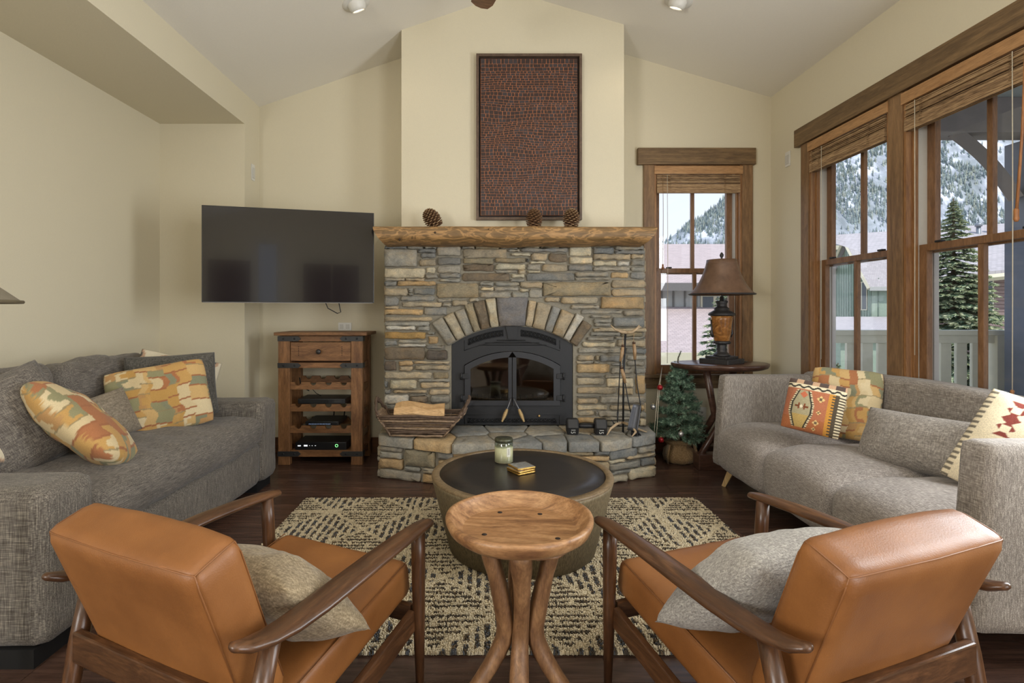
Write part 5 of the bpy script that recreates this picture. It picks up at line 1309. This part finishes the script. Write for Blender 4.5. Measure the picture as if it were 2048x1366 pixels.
def tool(name, label, h0, h1, sh, tipfn):
    r = empty(name, (fx, TY, HZ), 0, label, 'fire tool', 'hanging fire tools')
    B().tube([tp(*h0), ((tp(*h0)[0]+tp(*h1)[0])/2+.003, h0[2], (tp(*h0)[2]+tp(*h1)[2])/2), tp(*h1)], [.011, .0145, .010], 12).build('handle', MT['ash'], r)
    a = Vector(tp(*h0)); B().tube([a+Vector((0, 0, -.004)), a+Vector((.001, 0, .012))], .012, 12).build('ferrule', plain('dark_ferrule', (70, 46, 30), .5), r)
    B().tube([a+Vector((0, 0, .01)), a+Vector((-.003, 0, .03)), a+Vector((.003, .004, .075))], .002, 6).build('hanging_loop', MT['ash'], r)
    B().tube([tp(*p) for p in [h1]+sh], .0042, 8).build('shaft', MT['iron'], r)
    if tipfn: tipfn(r)
def poker(r): B().tube([tp(1233, 822, -.04), tp(1232, 846, -.04)], [.008, .003], 8).build('tip', MT['iron'], r)
def brush(r):
    c = Vector(tp(1263, 852, -.07)); B().lathe([(.012, .02), (.024, .0), (.026, -.012)], 16, c, nonround=lambda q, z: 1).build('brush_head', MT['iron'], r)
    b = B(); rg = random.Random(2)
    for k in range(70):
        a = rg.random()*2*pi; q = rg.random()**.5*.022; x, y = q*math.cos(a), q*math.sin(a)
        b.tube([c+Vector((x, y, -.010)), c+Vector((x*1.7+.012, y*1.7-.012, -.058+.01*rg.random()))], .0022, 4)
    b.build('bristles', MT['rubber'], r)
def shovel(r):
    Ms = frame(P(1270, 834, TY-.085)-Vector((fx, TY, HZ)), (-.35, -.9, .12), (.18, 0, 1)); b = B(); V = []
    for j in range(9):
        for i in range(9):
            x = -.038+.076*i/8; y = -.105+.20*j/8; wz = .014*((x/.038)**2)+(.0 if j else 0)
            V.append(Ms @ Vector((x*(1-.25*(j/8)**3), y, wz)))
    F = [(j*9+i, j*9+i+1, (j+1)*9+i+1, (j+1)*9+i) for j in range(8) for i in range(8)]
    o = b.add(V, F, True).build('blade', plain('grey_steel', (92, 94, 100), .45, .7), r); m = o.modifiers.new('t', 'SOLIDIFY'); m.thickness = .003
tool('fire_poker', 'fire poker with bone handle, left of the stand post', (1243, 692, -.04), (1238, 722, -.04), [(1236, 760, -.04), (1233, 825, -.04)], poker)
tool('hearth_brush', 'hearth brush with lower bone handle beside the stand post', (1239, 735, -.06), (1246, 764, -.06), [(1252, 800, -.065), (1262, 848, -.07)], brush)
tool('ash_shovel', 'ash shovel with bone handle, right of the stand post', (1264, 686, -.05), (1266, 718, -.05), [(1270, 770, -.06), (1275, 806, -.08), (1275, 822, -.085)], shovel)
# ================================================================== little fir tree
txc, tyc = 1.625, 4.40
xt = empty('small_fir_tree', (txc, tyc, 0), 0, 'small artificial fir tree in burlap beside the hearth', 'tree')
MT['burlap'] = fabric('burlap', (120, 96, 66), (176, 148, 110), (60, 160, 160), (160, 60, 160), bump=.5)
bp = [(.085, .0), (.115, .012), (.128, .05), (.122, .10), (.090, .135), (.105, .165), (.12, .175)]
B().lathe(bp, 40, nonround=lambda q, z: 1+.05*math.sin(7*q+z*30)+.03*math.sin(13*q)).build('burlap_wrap', MT['burlap'], xt)
B().tube([(-.115, -.08, .16), (-.14, -.10, .07), (-.125, -.09, .012)], [(.045, .006), (.05, .006), (.02, .004)], 8).build('burlap_tail', MT['burlap'], xt)
B().tube([(.10, -.07, .16), (.125, -.06, .08), (.12, -.06, .02)], [(.04, .006), (.04, .006), (.012, .004)], 8).build('burlap_tail', MT['burlap'], xt)
trunk = [(0, 0, .1), (0, 0, .5), (-.005, 0, .72), (-.012, 0, .80), (-.006, 0, .87), (.018, 0, .925)]
B().tube(trunk, [.012, .010, .008, .006, .005, .003], 8).build('trunk', plain('fir_trunk', (78, 62, 46), .9), xt)
rng = random.Random(12); V = []; F = []; C = []
def needles(p0, p1, n, L, cols):
    p0, p1 = Vector(p0), Vector(p1); ax_ = (p1-p0).normalized(); s_ = ax_.orthogonal().normalized(); t_ = ax_.cross(s_)
    for k in range(n):
        q = p0.lerp(p1, (k+rng.random())/n); a = rng.random()*2*pi; d = (s_*math.cos(a)+t_*math.sin(a))*.85+ax_*.55; d.normalize()
        w = d.cross(ax_).normalized()*.0022; e = q+d*L*rng.uniform(.7, 1.2)
        b0 = len(V); V.extend([q-w, q+w, e]); F.append((b0, b0+1, b0+2)); c = s2l(rng.choice(cols)); k2 = rng.uniform(.75, 1.2); C.extend([(c[0]*k2, c[1]*k2, c[2]*k2, 1)]*3)
firc = [(88, 118, 98), (104, 136, 112), (120, 150, 126), (138, 164, 138), (76, 104, 88), (154, 174, 154)]
BRB = B()
for k in range(92):
    t = (k+.5)/92; z = .20+.58*t; a = k*2.39996+rng.uniform(-.3, .3); R = (.245*(1-t)**.8+.035)*rng.uniform(.72, 1.08)
    p0 = Vector((0, 0, z)); p1 = Vector((R*math.cos(a), R*math.sin(a), z+rng.uniform(-.03, .06))); pm = p0.lerp(p1, .5)+Vector((0, 0, .012))
    BRB.tube([p0, pm, p1], [.003, .0025, .0015], 4)
    needles(p0.lerp(pm, .3), pm, 40, .034, firc); needles(pm, p1, 80, .032, firc)
    for sgn in (-1, 1):
        for f in (.45, .7):
            sdv = Vector((-math.sin(a), math.cos(a), 0))*sgn; q0 = p0.lerp(p1, f); q1 = q0+(p1-p0).normalized()*R*.25+sdv*R*.28+Vector((0, 0, rng.uniform(-.01, .02))); needles(q0, q1, 46, .030, firc)
for a_, b_ in zip(trunk[1:-1], trunk[2:]): needles(a_, b_, 60, .022, firc)
BRB.build('branches', plain('fir_twig', (70, 62, 44), .9), xt)
me = bpy.data.meshes.new('needles'); me.from_pydata([tuple(v) for v in V], [], F); ca = me.color_attributes.new('Col', 'FLOAT_COLOR', 'POINT'); ca.data.foreach_set('color', np.array(C, np.float32).ravel())
tag(mobj('needles', me, attr('fir_needles', .7, 0, 50), xt), kind='stuff')
def bauble(u, v, d, col, label):
    p = P(u, v, d); o = empty('bauble', p, 0, label, 'ornament', 'baubles on the small fir tree')
    m = plain('bauble_'+col, (150, 30, 36) if col == 'red' else (206, 206, 208), .18, .75 if col != 'red' else .35, var=.05)
    B().lathe([(.0005, -.0225)]+[(.0225*math.sin(pi*k/12), -.0225*math.cos(pi*k/12)) for k in range(1, 12)]+[(.0005, .0225)], 24).build('ball', m, o)
    B().lathe([(.006, .0215), (.0065, .0285), (.002, .030)], 12).tube([(0, 0, .03), (.004, 0, .036), (0, 0, .042)], .001, 5).build('cap', plain('bauble_cap', (186, 170, 130), .3, .8), o)
bauble(1320, 775, 4.19, 'red', 'upper red bauble on left side of the small fir tree')
bauble(1306, 814, 4.30, 'silver', 'silver bauble on left edge of the small fir tree')
bauble(1362, 868, 4.16, 'silver', 'silver bauble low at centre of the small fir tree')
bauble(1322, 880, 4.18, 'red', 'lower red bauble just above the burlap')
o = B().tube([P(1324, 735, 4.60), P(1316, 780, 4.2), P(1308, 868, 4.15)], .0022, 6).tube([P(1324, 735, 4.60), P(1318, 790, 4.19), P(1313, 872, 4.14)], .0022, 6).build('hanging_cord', MT['cord']); tag(o, 'pair of pale blind cords trailing over the small fir tree', 'cord')
# ================================================================== OUTSIDE
GZ = -3.0
def groundmat():
    x = N('spring_ground'); f = x.noise(x.coord(rand=False), .4, 5); c = x.ramp(f, [(.35, s2l((150, 150, 128))), (.55, s2l((200, 198, 188))), (.7, s2l((128, 136, 96)))]); return x.out(c, .95)
g_ = B().box(-200, 900, 7.0, 900, GZ-.2, GZ).box(3.2, 900, -60, 7.0, GZ-.2, GZ).build('ground', groundmat()); struct(g_)
# mountain: slope rising to the right, forested, snow in gullies
def ridge_v(u):
    pts = [(900, 560), (1100, 545), (1250, 515), (1312, 492), (1376, 452), (1445, 400), (1560, 330), (1669, 262), (1800, 190), (2048, 60), (2600, -150)]
    for (a, b), (c, d) in zip(pts, pts[1:]):
        if a <= u <= c: return b+(d-b)*(u-a)/(c-a)
    return pts[0][1] if u < 900 else pts[-1][1]
DM = 620.0; nu, nd = 110, 44; V = []; 
hgt = {}
for i in range(nu):
    for j in range(nd):
        u = 900+1700*i/(nu-1); t = j/(nd-1); d = 430+(DM-430)*t; Xr = (u-U0)/FPX*DM; rz = EYE+(V0-ridge_v(u))/FPX*DM
        X = Xr*(.72+.28*t); base = GZ-6
        z = base+(rz-base)*t**1.25+(9*mnoise.noise(Vector((X*.012, d*.012, 0)))+4*mnoise.noise(Vector((X*.05, d*.05, 3))))*math.sin(pi*min(1, t*1.0))*.9+(5*mnoise.noise(Vector((X*.04, 0, 7))) if t > .9 else 0)
        V.append((X, d, z))
F = [(i*nd+j, (i+1)*nd+j, (i+1)*nd+j+1, i*nd+j+1) for i in range(nu-1) for j in range(nd-1)]
def mtmat():
    x = N('hazy_snowy_mountainside'); v = x.coord((1, 1, 1), rand=False); f = x.noise(v, .035, 6, .62); g = x.noise(x.coord((1, .35, .35), rand=False), .09, 5, .6)
    c = x.ramp(f, [(.36, s2l((146, 154, 158))), (.5, s2l((172, 178, 186))), (.60, s2l((214, 218, 228))), (.68, s2l((240, 242, 248)))]); k = x.ramp(g, [(.35, (.72, .74, .76)), (.62, (1.12, 1.12, 1.12))])  # distance haze mixed into the blue-greys; lightest stops are snow
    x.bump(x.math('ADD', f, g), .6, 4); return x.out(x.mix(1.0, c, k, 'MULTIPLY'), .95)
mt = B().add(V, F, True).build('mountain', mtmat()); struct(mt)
# forest: every tree on that slope, far too many to count
rng = random.Random(21); TV = []; TF = []; TCc = []
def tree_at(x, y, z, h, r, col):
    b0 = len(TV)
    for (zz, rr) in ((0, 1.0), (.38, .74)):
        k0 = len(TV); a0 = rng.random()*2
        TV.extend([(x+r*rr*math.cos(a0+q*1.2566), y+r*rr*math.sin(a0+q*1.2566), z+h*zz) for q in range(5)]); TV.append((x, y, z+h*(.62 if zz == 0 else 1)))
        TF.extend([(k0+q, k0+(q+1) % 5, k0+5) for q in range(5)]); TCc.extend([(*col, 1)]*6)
tries = 0; VA = np.array(V)
for k in range(42000):
    i = rng.uniform(0, nu-1.01); j = (nd-1.01)*(rng.random()**.85); ii_, jj_ = int(i), int(j); p = Vector(V[ii_*nd+jj_]).lerp(Vector(V[(ii_+1)*nd+jj_]), i-ii_).lerp(Vector(V[ii_*nd+jj_+1]).lerp(Vector(V[(ii_+1)*nd+jj_+1]), i-ii_), j-jj_)
    dens = mnoise.noise(Vector((p.x*.022, p.z*.03, 1)))+.55*mnoise.noise(Vector((p.x*.07, p.z*.06, 5)))
    hi = p.z > 75
    if dens < (.0 if hi else -.45) and rng.random() < .88: continue
    c = rng.choice([(128, 142, 142), (142, 154, 152), (156, 166, 160), (116, 130, 134), (164, 170, 158)]); kk = rng.uniform(.85, 1.15); c = tuple(q*kk for q in s2l(c)); h = rng.uniform(5.5, 10)*(1.0 if not hi else .8)  # distance haze put into the pale tree colours, with some snow dust
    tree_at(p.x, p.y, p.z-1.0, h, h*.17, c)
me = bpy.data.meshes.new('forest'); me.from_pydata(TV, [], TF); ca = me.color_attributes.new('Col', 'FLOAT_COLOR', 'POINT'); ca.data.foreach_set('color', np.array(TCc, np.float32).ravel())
tag(mobj('mountain_forest', me, attr('hazy_conifer', .95, 0, .5)), 'dense conifer forest covering the snowy mountain slope', 'forest', kind='stuff')
# ------------------------------------------------------------------ spruces near the house
def spruce(name, x, y, zb, H, R, label, seed, cols, nb=150, dens=1.0, group='spruces outside the windows'):
    rng = random.Random(seed); o = empty(name, (x, y, zb), 0, label, 'tree', group)
    B().tube([(0, 0, 0), (0, 0, H*.5), (0, 0, H)], [H*.022, H*.012, .01], 8).build('trunk', plain('spruce_bark', (92, 78, 62), .95), o)
    V = []; F = []; C = []; BRB = B()
    def spray(p0, p1, n, L, wid, tip):
        ax_ = (p1-p0); ln = ax_.length; ax_.normalize(); sd = ax_.cross(Vector((0, 0, 1)));
        if sd.length < .01: sd = Vector((1, 0, 0))
        sd.normalize(); up = sd.cross(ax_)
        for k in range(n):
            t = (k+rng.random())/n; q = p0.lerp(p1, t); a = rng.uniform(-1, 1); sgn = rng.choice((-1, 1))
            d = (sd*sgn*rng.uniform(.5, 1)+ax_*rng.uniform(.4, .9)+up*rng.uniform(-.35, .35)).normalized(); w = (d.cross(up).normalized() if d.cross(up).length > .01 else sd)*wid*rng.uniform(.7, 1.2); e = q+d*L*rng.uniform(.6, 1.15); m = q.lerp(e, .45)+up*L*.10
            b0 = len(V); V.extend([q, m-w, e, m+w]); F.append((b0, b0+1, b0+2, b0+3)); c = s2l(rng.choice(cols[1] if t > .62 and rng.random() < tip else cols[0])); kk = rng.uniform(.8, 1.2); C.extend([(c[0]*kk, c[1]*kk, c[2]*kk, 1)]*4)
    for k in range(nb):
        t = (k+.5)/nb; z = H*(.06+.93*t); a = k*2.39996+rng.uniform(-.3, .3); rr = (R*(1-t)**.95+.03)*rng.uniform(.72, 1.12)
        p0 = Vector((0, 0, z)); p1 = Vector((rr*math.cos(a), rr*math.sin(a), z-rr*.22+rr*.15*rng.random())); BRB.tube([p0, p0.lerp(p1, .5)+Vector((0, 0, rr*.05)), p1], [.018, .012, .005], 4)
        spray(p0.lerp(p1, .1), p1, int((40+110*rr)*dens), (.05+.10*min(1, rr)), .013+.006*min(1, rr), .8)
        for f in (.4, .62, .82):
            for sg in (-1, 1):
                q0 = p0.lerp(p1, f); sdv = Vector((-math.sin(a), math.cos(a), 0))*sg; q1 = q0+(p1-p0).normalized()*rr*.22+sdv*rr*.26-Vector((0, 0, rr*.05)); spray(q0, q1, int((16+46*rr)*dens), .05+.07*min(1, rr), .015, .85)
    BRB.build('branches', plain('spruce_twig', (84, 74, 56), .95), o)
    me = bpy.data.meshes.new('foliage'); me.from_pydata([tuple(v) for v in V], [], F); ca = me.color_attributes.new('Col', 'FLOAT_COLOR', 'POINT'); ca.data.foreach_set('color', np.array(C, np.float32).ravel())
    tag(mobj('foliage', me, attr('spruce_needles', .8, 0, 20), o), kind='stuff'); return o
sc_ = ([(112, 138, 118), (130, 154, 126), (96, 120, 104), (148, 168, 138)], [(220, 222, 188), (204, 212, 176), (230, 230, 202), (182, 196, 160)])
spruce('spruce_tree', PX(1907, 11.5), 11.5, GZ, 6.75, 1.85, 'spruce tree with pale new growth seen through large right window', 3, sc_, nb=330, dens=1.25)
spruce('spruce_tree', PX(1452, 8.6), 8.6, GZ, 4.9, 1.25, 'spruce tree seen behind the lamp through the narrow window', 5, sc_, nb=200)
spruce('spruce_tree', PX(1676, 12.0), 12.0, GZ, 3.1, .65, 'short spruce tree seen low through the corner window', 6, sc_, nb=120)
# ------------------------------------------------------------------ neighbouring houses
def roofmat(name, c):
    x = N(name); v = x.coord((1, 1, 1), rand=False); br = x.n('TexBrick'); br.inputs['Scale'].default_value = 3.2; br.inputs['Mortar Size'].default_value = .02
    a = s2l(c); br.inputs['Color1'].default_value = (*a, 1); br.inputs['Color2'].default_value = (*[q*.84 for q in a], 1); br.inputs['Mortar'].default_value = (*[q*.62 for q in a], 1)
    x.l(v, br.inputs['Vector']); x.bump(x.noise(v, 30, 3), .2, .01); return x.out(br.outputs['Color'], .95)
MT['roofp'] = roofmat('pinkish_shingle', (196, 180, 178)); MT['roofg'] = roofmat('grey_shingle', (188, 182, 184))
MT['greens'] = plain('sage_siding', (150, 166, 150), .85, var=.06, bs=8); MT['greend'] = plain('sage_batten', (128, 144, 130), .85); MT['browns'] = plain('mauve_siding', (142, 122, 120), .85, var=.05, bs=8)
MT['wtrim'] = plain('cream_house_trim', (206, 200, 176), .8); MT['hglass'] = N('house_glass').out(s2l((70, 78, 84)), .12)
MT['greys'] = plain('grey_board_siding', (178, 180, 176), .85, var=.05, bs=8)
def house_window(parent, M, w, h, frame_m):
    f = B().box(-w/2, w/2, -.05, .0, -h/2, h/2).build('window', frame_m, parent, M)
    for sg in (-1, 1): B().box(sg*w/4-w/4+.05, sg*w/4+w/4-.05, -.06, -.05, -h/2+.07, h/2-.07).build('pane', MT['hglass'], f)
    return f
# house A: seen through the narrow window: long pink roof, grey board wall, lower roof
hA = empty('chalet_house', (5.5, 17.5, GZ), 0, 'long chalet with pink-grey roof seen through the narrow window', 'house')
yA = 15.0
zR = PZ(488, yA+5)-GZ; zE = PZ(566, yA-.4)-GZ
B().box(-5.5, 3.4, -2.5, 7.5, 0, zE+.1).build('wall', MT['greys'], hA)
B().add([(-6.2, -2.95, zE-.02), (3.7, -2.95, zE-.02), (3.7, 2.5, zR), (-6.2, 2.5, zR), (-6.2, 8, zE), (3.7, 8, zE), (-6.2, -2.95, zE-.16), (3.7, -2.95, zE-.16)], [(0, 1, 2, 3), (3, 2, 5, 4), (6, 7, 1, 0)]).build('roof', MT['roofp'], hA)
B().box(-6.2, 3.7, -2.99, -2.93, zE-.22, zE-.0).build('fascia', plain('grey_fascia', (112, 110, 108), .8), hA)
for k in range(27): B().box(-5.4+.33*k-.02, -5.4+.33*k+.02, -2.54, -2.5, 0, zE-.15).build('batten', plain('dark_batten', (120, 120, 116), .85) if k == 0 else bpy.data.materials['dark_batten'], hA)
house_window(hA, T(1.05, -2.5, zE-.85), .8, 1.1, MT['wtrim'])
zP = PZ(640, 13.0)-GZ
B().add([(-6, -5.6, zP-.75), (1.5, -5.6, zP-.75), (1.5, -2.52, zP+.35), (-6, -2.52, zP+.35), (-6, -5.6, zP-.95), (1.5, -5.6, zP-.95), (1.5, -2.52, zP+.15), (-6, -2.52, zP+.15)], [(0, 1, 2, 3), (4, 5, 1, 0), (1, 5, 6, 2), (0, 3, 7, 4), (4, 7, 6, 5)]).build('porch_roof', MT['roofp'], hA)
B().box(-6, 1.5, -5.65, -5.6, zP-1.0, zP-.72).build('porch_fascia', MT['wtrim'], hA)
B().box(-5.9, 1.4, -5.45, -2.6, 0, zP-.95).build('porch_wall', MT['wtrim'], hA)
# house B: sage green; its shaded gable end faces left, the long sunlit wall faces us
d0 = 36.0; XB = PX(1742, d0); yF = XB*1050/(1662-U0); ze_ = PZ(556, d0)-GZ; yM = (d0+yF)/2; zr_ = PZ(478, yM)-GZ
hB = empty('sage_house', (XB, d0, GZ), 0, 'sage green board and batten house seen through the corner window', 'house')
L_, Dp, hm = 16.0, yF-d0, (yF-d0)/2
B().box(.02, L_, 0, Dp, 0, ze_).build('wall', MT['greens'], hB)
Mg = RZ(pi/2)
B().prism([(0, 0), (Dp, 0), (Dp, ze_), (hm, zr_-.1), (0, ze_)], -.04, .02, M=Mg).build('gable_wall', MT['greend'], hB)
for k in range(16):
    yy = Dp*(k+.5)/16; zt = ze_+(zr_-ze_)*(1-abs(yy-hm)/hm)-.15; B().box(-.03, .05, yy-.03, yy+.03, 0, zt).build('batten', MT['greens'], hB, T(-.04, 0, 0))
for k in range(18): B().box(.5+.85*k-.03, .5+.85*k+.03, -.05, 0, 0, ze_).build('batten', MT['greend'], hB)
ov = .45; sl_ = (zr_-ze_)/hm
B().add([(-ov, -ov, ze_-ov*sl_), (L_, -ov, ze_-ov*sl_), (L_, hm, zr_), (-ov, hm, zr_), (-ov, Dp+ov, ze_-ov*sl_), (L_, Dp+ov, ze_-ov*sl_)], [(0, 1, 2, 3), (3, 2, 5, 4)]).build('roof', MT['roofg'], hB)
B().tube([(-ov-.03, -ov, ze_-ov*sl_-.12), (-ov-.03, hm, zr_-.12), (-ov-.03, Dp+ov, ze_-ov*sl_-.12)], .13, 4, smooth=False).build('barge_board', MT['wtrim'], hB)
B().box(-ov, L_, -ov-.06, -ov, ze_-ov*sl_-.25, ze_-ov*sl_+.02).build('fascia', MT['greys'], hB)
house_window(hB, T(-.05, XB*1050/(1726-U0)-d0, PZ(592, 36.8)-GZ) @ RZ(-pi/2), 1.0, 2.0, MT['wtrim'])
zs = PZ(650, 33)-GZ
B().add([(-6, -5.5, zs-.7), (6, -5.5, zs-.7), (6, -.1, zs+.5), (-3.5, -.1, zs+.5), (-6, -5.5, zs-.95), (6, -5.5, zs-.95)], [(0, 1, 2, 3), (4, 5, 1, 0)]).build('low_roof', MT['roofg'], hB)
B().box(-5.6, 6, -5.2, -.3, 0, zs-.9).build('low_wall', MT['greens'], hB)
hD = empty('flat_roof_house', (PX(1680, 46), 47, GZ), 0, 'pale flat-roofed building with metal chimney left of the sage gable', 'house')
zd = PZ(500, 45)-GZ
B().box(-2.2, 3, -2, 2, 0, zd).build('wall', MT['greens'], hD)
B().box(-2.5, 3.3, -2.3, 2.3, zd, zd+.35).build('roof', MT['wtrim'], hD)
B().box(-.7, .7, -1.2, -.2, zd+.35, zd+.75).box(-.85, .85, -1.35, -.05, zd+.75, zd+.85).build('chimney', plain('metal_chimney', (150, 156, 166), .5, .3), hD)
# house C: mauve lap siding, behind the spruce
hC = empty('mauve_house', (16.5, 15.5, GZ), 0, 'mauve lap-sided house with three roof vents behind the spruce', 'house')
d1 = 14.5; zc1 = PZ(470, d1+3)-GZ; xc0 = PX(1962, d1)-16.5; zec = PZ(530, d1)-GZ
B().box(xc0, 6, -1.0, 1.8, 0, zec-.1).build('wall', MT['browns'], hC)
b = B()
for k in range(44): b.box(xc0-.02, 6, -1.035, -1.0, zec-.2-.1*k-.085, zec-.2-.1*k)
tag(b.build('lap_boards', MT['browns'], hC), kind='stuff')
B().add([(xc0-1.6, -1.5, zec-.35), (6.5, -1.5, zec+.75), (6.5, 2.3, zc1+.8), (xc0-2.6, 2.3, zc1+.0), (xc0-1.6, -1.5, zec-.6), (6.5, -1.5, zec+.5)], [(0, 1, 2, 3), (4, 5, 1, 0)]).build('roof', MT['roofg'], hC)
B().tube([(xc0-1.6, -1.53, zec-.52), (6.5, -1.53, zec+.58)], .09, 4, smooth=False).build('barge_board', MT['wtrim'], hC)
house_window(hC, T(PX(1958, d1)-16.5, -1.04, PZ(588, d1)-GZ), .65, 1.15, MT['wtrim'])
for u_ in (1924, 1957, 1983):
    p = P(u_, 453, 17.0); B().tube([(p.x-16.5, p.y-15.5, p.z-GZ-.9), (p.x-16.5, p.y-15.5, p.z-GZ)], .06, 10).lathe([(.095, 0), (.10, .05), (.09, .10), (.02, .12)], 12, (p.x-16.5, p.y-15.5, p.z-GZ)).build('roof_vent', plain('galvanised', (140, 146, 152), .5, .5), hC)
# ------------------------------------------------------------------ deck, railing, porch post and roof
MT['deckp'] = plain('grey_green_paint', (214, 211, 196), .7, var=.05, bs=10)
MT['postp'] = plain('slate_stained_timber', (104, 110, 124), .75, var=.1, bs=6, bump=.2); MT['beamp'] = plain('dark_timber', (124, 118, 120), .8, var=.1, bs=6, bump=.2)
YD = 5.55
dk = empty('deck', (5.0, 2.5, 0), 0, 'grey painted deck outside the right windows', 'deck')
for k in range(26):
    B().box(-2.26, 2.3, -3.6+.26*k+.004, -3.6+.26*k+.252, -.14, -.10).build('deck_board', MT['deckp'], dk)
B().box(-2.26, 2.3, -3.6, 3.15, -.34, -.145).build('joist_frame', MT['beamp'], dk)
zt_ = PZ(660, YD); zt2 = PZ(670, YD)
rl = empty('deck_railing', (4.6, YD, -.10), 0, 'grey painted wooden deck railing seen through right windows', 'railing')
xa, xb = 2.75-4.6, PX(2046, YD)-4.6
B().box(xa, xb, -.07, .07, zt2+.10, zt_+.10, b=.006).build('cap_rail', MT['deckp'], rl)
B().box(xa, PX(2010, YD)-4.6, -.03, .02, PZ(686, YD)+.10, zt2+.10, b=.004).build('top_rail', MT['deckp'], rl)
B().box(xa, xb-.1, -.03, .02, .10, .19, b=.004).build('bottom_rail', MT['deckp'], rl)
for k in range(9):
    uc = 1896.0+31.5*(k-6); w_ = .055
    xc = PX(uc, YD)-4.6
    if xc < xa+.05: continue
    B().box(xc-w_, xc+w_, .02, .055, .08, PZ(684, YD)+.10, b=.004).build('picket', MT['deckp'], rl)
B().box(PX(1984, YD)-4.6, PX(1999, YD)-4.6, -.06, .06, 0, zt2+.10, b=.004).build('post', MT['deckp'], rl)
B().box(PX(2016, YD)-4.6, PX(2040, YD)-4.6, -.07, .07, 0, zt2+.10, b=.004).build('corner_post', MT['deckp'], rl)
rl2 = empty('deck_side_railing', (PX(2040, YD), 3.6, -.10), 0, 'grey painted deck railing along the outer deck edge', 'railing')
B().box(-.03, .11, -4.6, 1.85, zt2+.10, zt_+.10, b=.006).build('cap_rail', MT['deckp'], rl2)
for k in range(24): B().box(.02, .055, -4.5+.26*k, -4.38+.26*k, .0, zt2+.09).build('picket', MT['deckp'], rl2)
pp_ = empty('porch_post', (PX(2075, 5.2), 5.2, -.10), 0, 'thick slate-blue porch post with curved timber brace', 'post')
xq = 5.30-PX(2075, 5.2)
B().box(xq, xq+.50, -.16, .16, 0, 3.05, b=.008).build('post', MT['postp'], pp_)
c0 = P(1906, 262, 5.2)-Vector((PX(2075, 5.2), 5.2, -.10)); c1 = P(2030, 395, 5.2)-Vector((PX(2075, 5.2), 5.2, -.10))
pts = []
for k in range(13):
    t = k/12; q = c0.lerp(c1, t); q += Vector((1, 0, 1)).normalized()*.05*math.sin(pi*t); pts.append(q)
B().tube(pts, [(.075, .085)]*13, 4, up=(0, 1, 0), smooth=False).build('brace', MT['beamp'], pp_)
zb_ = PZ(272, 5.2)
bm2 = B().box(2.75, 7.4, 5.08, 5.34, zb_, zb_+.34, b=.01).build('porch_beam', MT['beamp']); tag(bm2, 'dark porch beam carrying roof outside the right window', 'beam')
prf = empty('porch_roof', (5, 2, zb_+.34), 0, 'grey boarded porch roof over the deck', 'roof')
pb_ = plain('porch_soffit_board', (150, 156, 158), .8, var=.04)
for k in range(26): B().box(-2.25, 2.6, -3.8+.285*k+.003, -3.8+.285*k+.282, 0, .03).build('soffit_board', pb_, prf)
B().box(-2.25, 2.7, -3.85, 3.65, .035, .18).build('roof_deck', MT['roofg'], prf)
# metal patio chair whose back shows above the sofa
pc = empty('patio_chair', (PX(1960, 4.0)+.05, 4.05, -.10), 0, 'grey metal patio chair on the deck behind the sofa', 'chair')
MT['pcm'] = plain('grey_metal_tube', (122, 130, 132), .4, .6)
B().tube([(-.26, 0, .42), (-.27, .0, .68), (-.20, .0, .735), (0, 0, .75), (.20, 0, .735), (.27, 0, .68), (.26, 0, .42)], .011, 8).build('back_frame', MT['pcm'], pc)
for xx in (-.12, 0, .12): B().tube([(xx, 0, .42), (xx, 0, .745)], .006, 6).build('back_rod', MT['pcm'], pc)
B().lathe([(.001, .40), (.25, .40), (.265, .415), (.25, .425), (.001, .42)], 32, (0, -.22, 0), cap=False).build('seat', MT['pcm'], pc)
for xx in (-.24, .24):
    for yy in (0, -.42): B().tube([(xx*.9, yy, .41), (xx*1.08, yy*1.05, 0)], .011, 8).build('leg', MT['pcm'], pc)
# ------------------------------------------------------------------ the rest of the room behind the camera
MT['doorw'] = wood('dark_alder_door', (66, 44, 32), (98, 68, 48), st=(6, 6, 1), sc=3, rough=.4)
def door(name, x0, x1):
    r = empty(name, ((x0+x1)/2, YR, 0)); struct(r); w = (x1-x0)/2
    B().box(-w, w, 0, .03, 0, 2.35, b=.004).build('slab', MT['doorw'], r)
    for z0, z1 in ((.2, 1.05), (1.2, 2.15)): B().box(-w+.14, w-.14, .03, .042, z0, z1, b=.006).build('panel', MT['doorw'], r)
    B().lathe([(.012, 0), (.012, .03), (.028, .04), (.028, .06), (.001, .068)], 16, M=T(w-.08, .03, 1.0) @ RX(-pi/2)).build('handle', MT['bronze'], r)
door('door_1', -1.75, -.95); door('door_2', .15, .75); door('door_3', .8, 1.4)
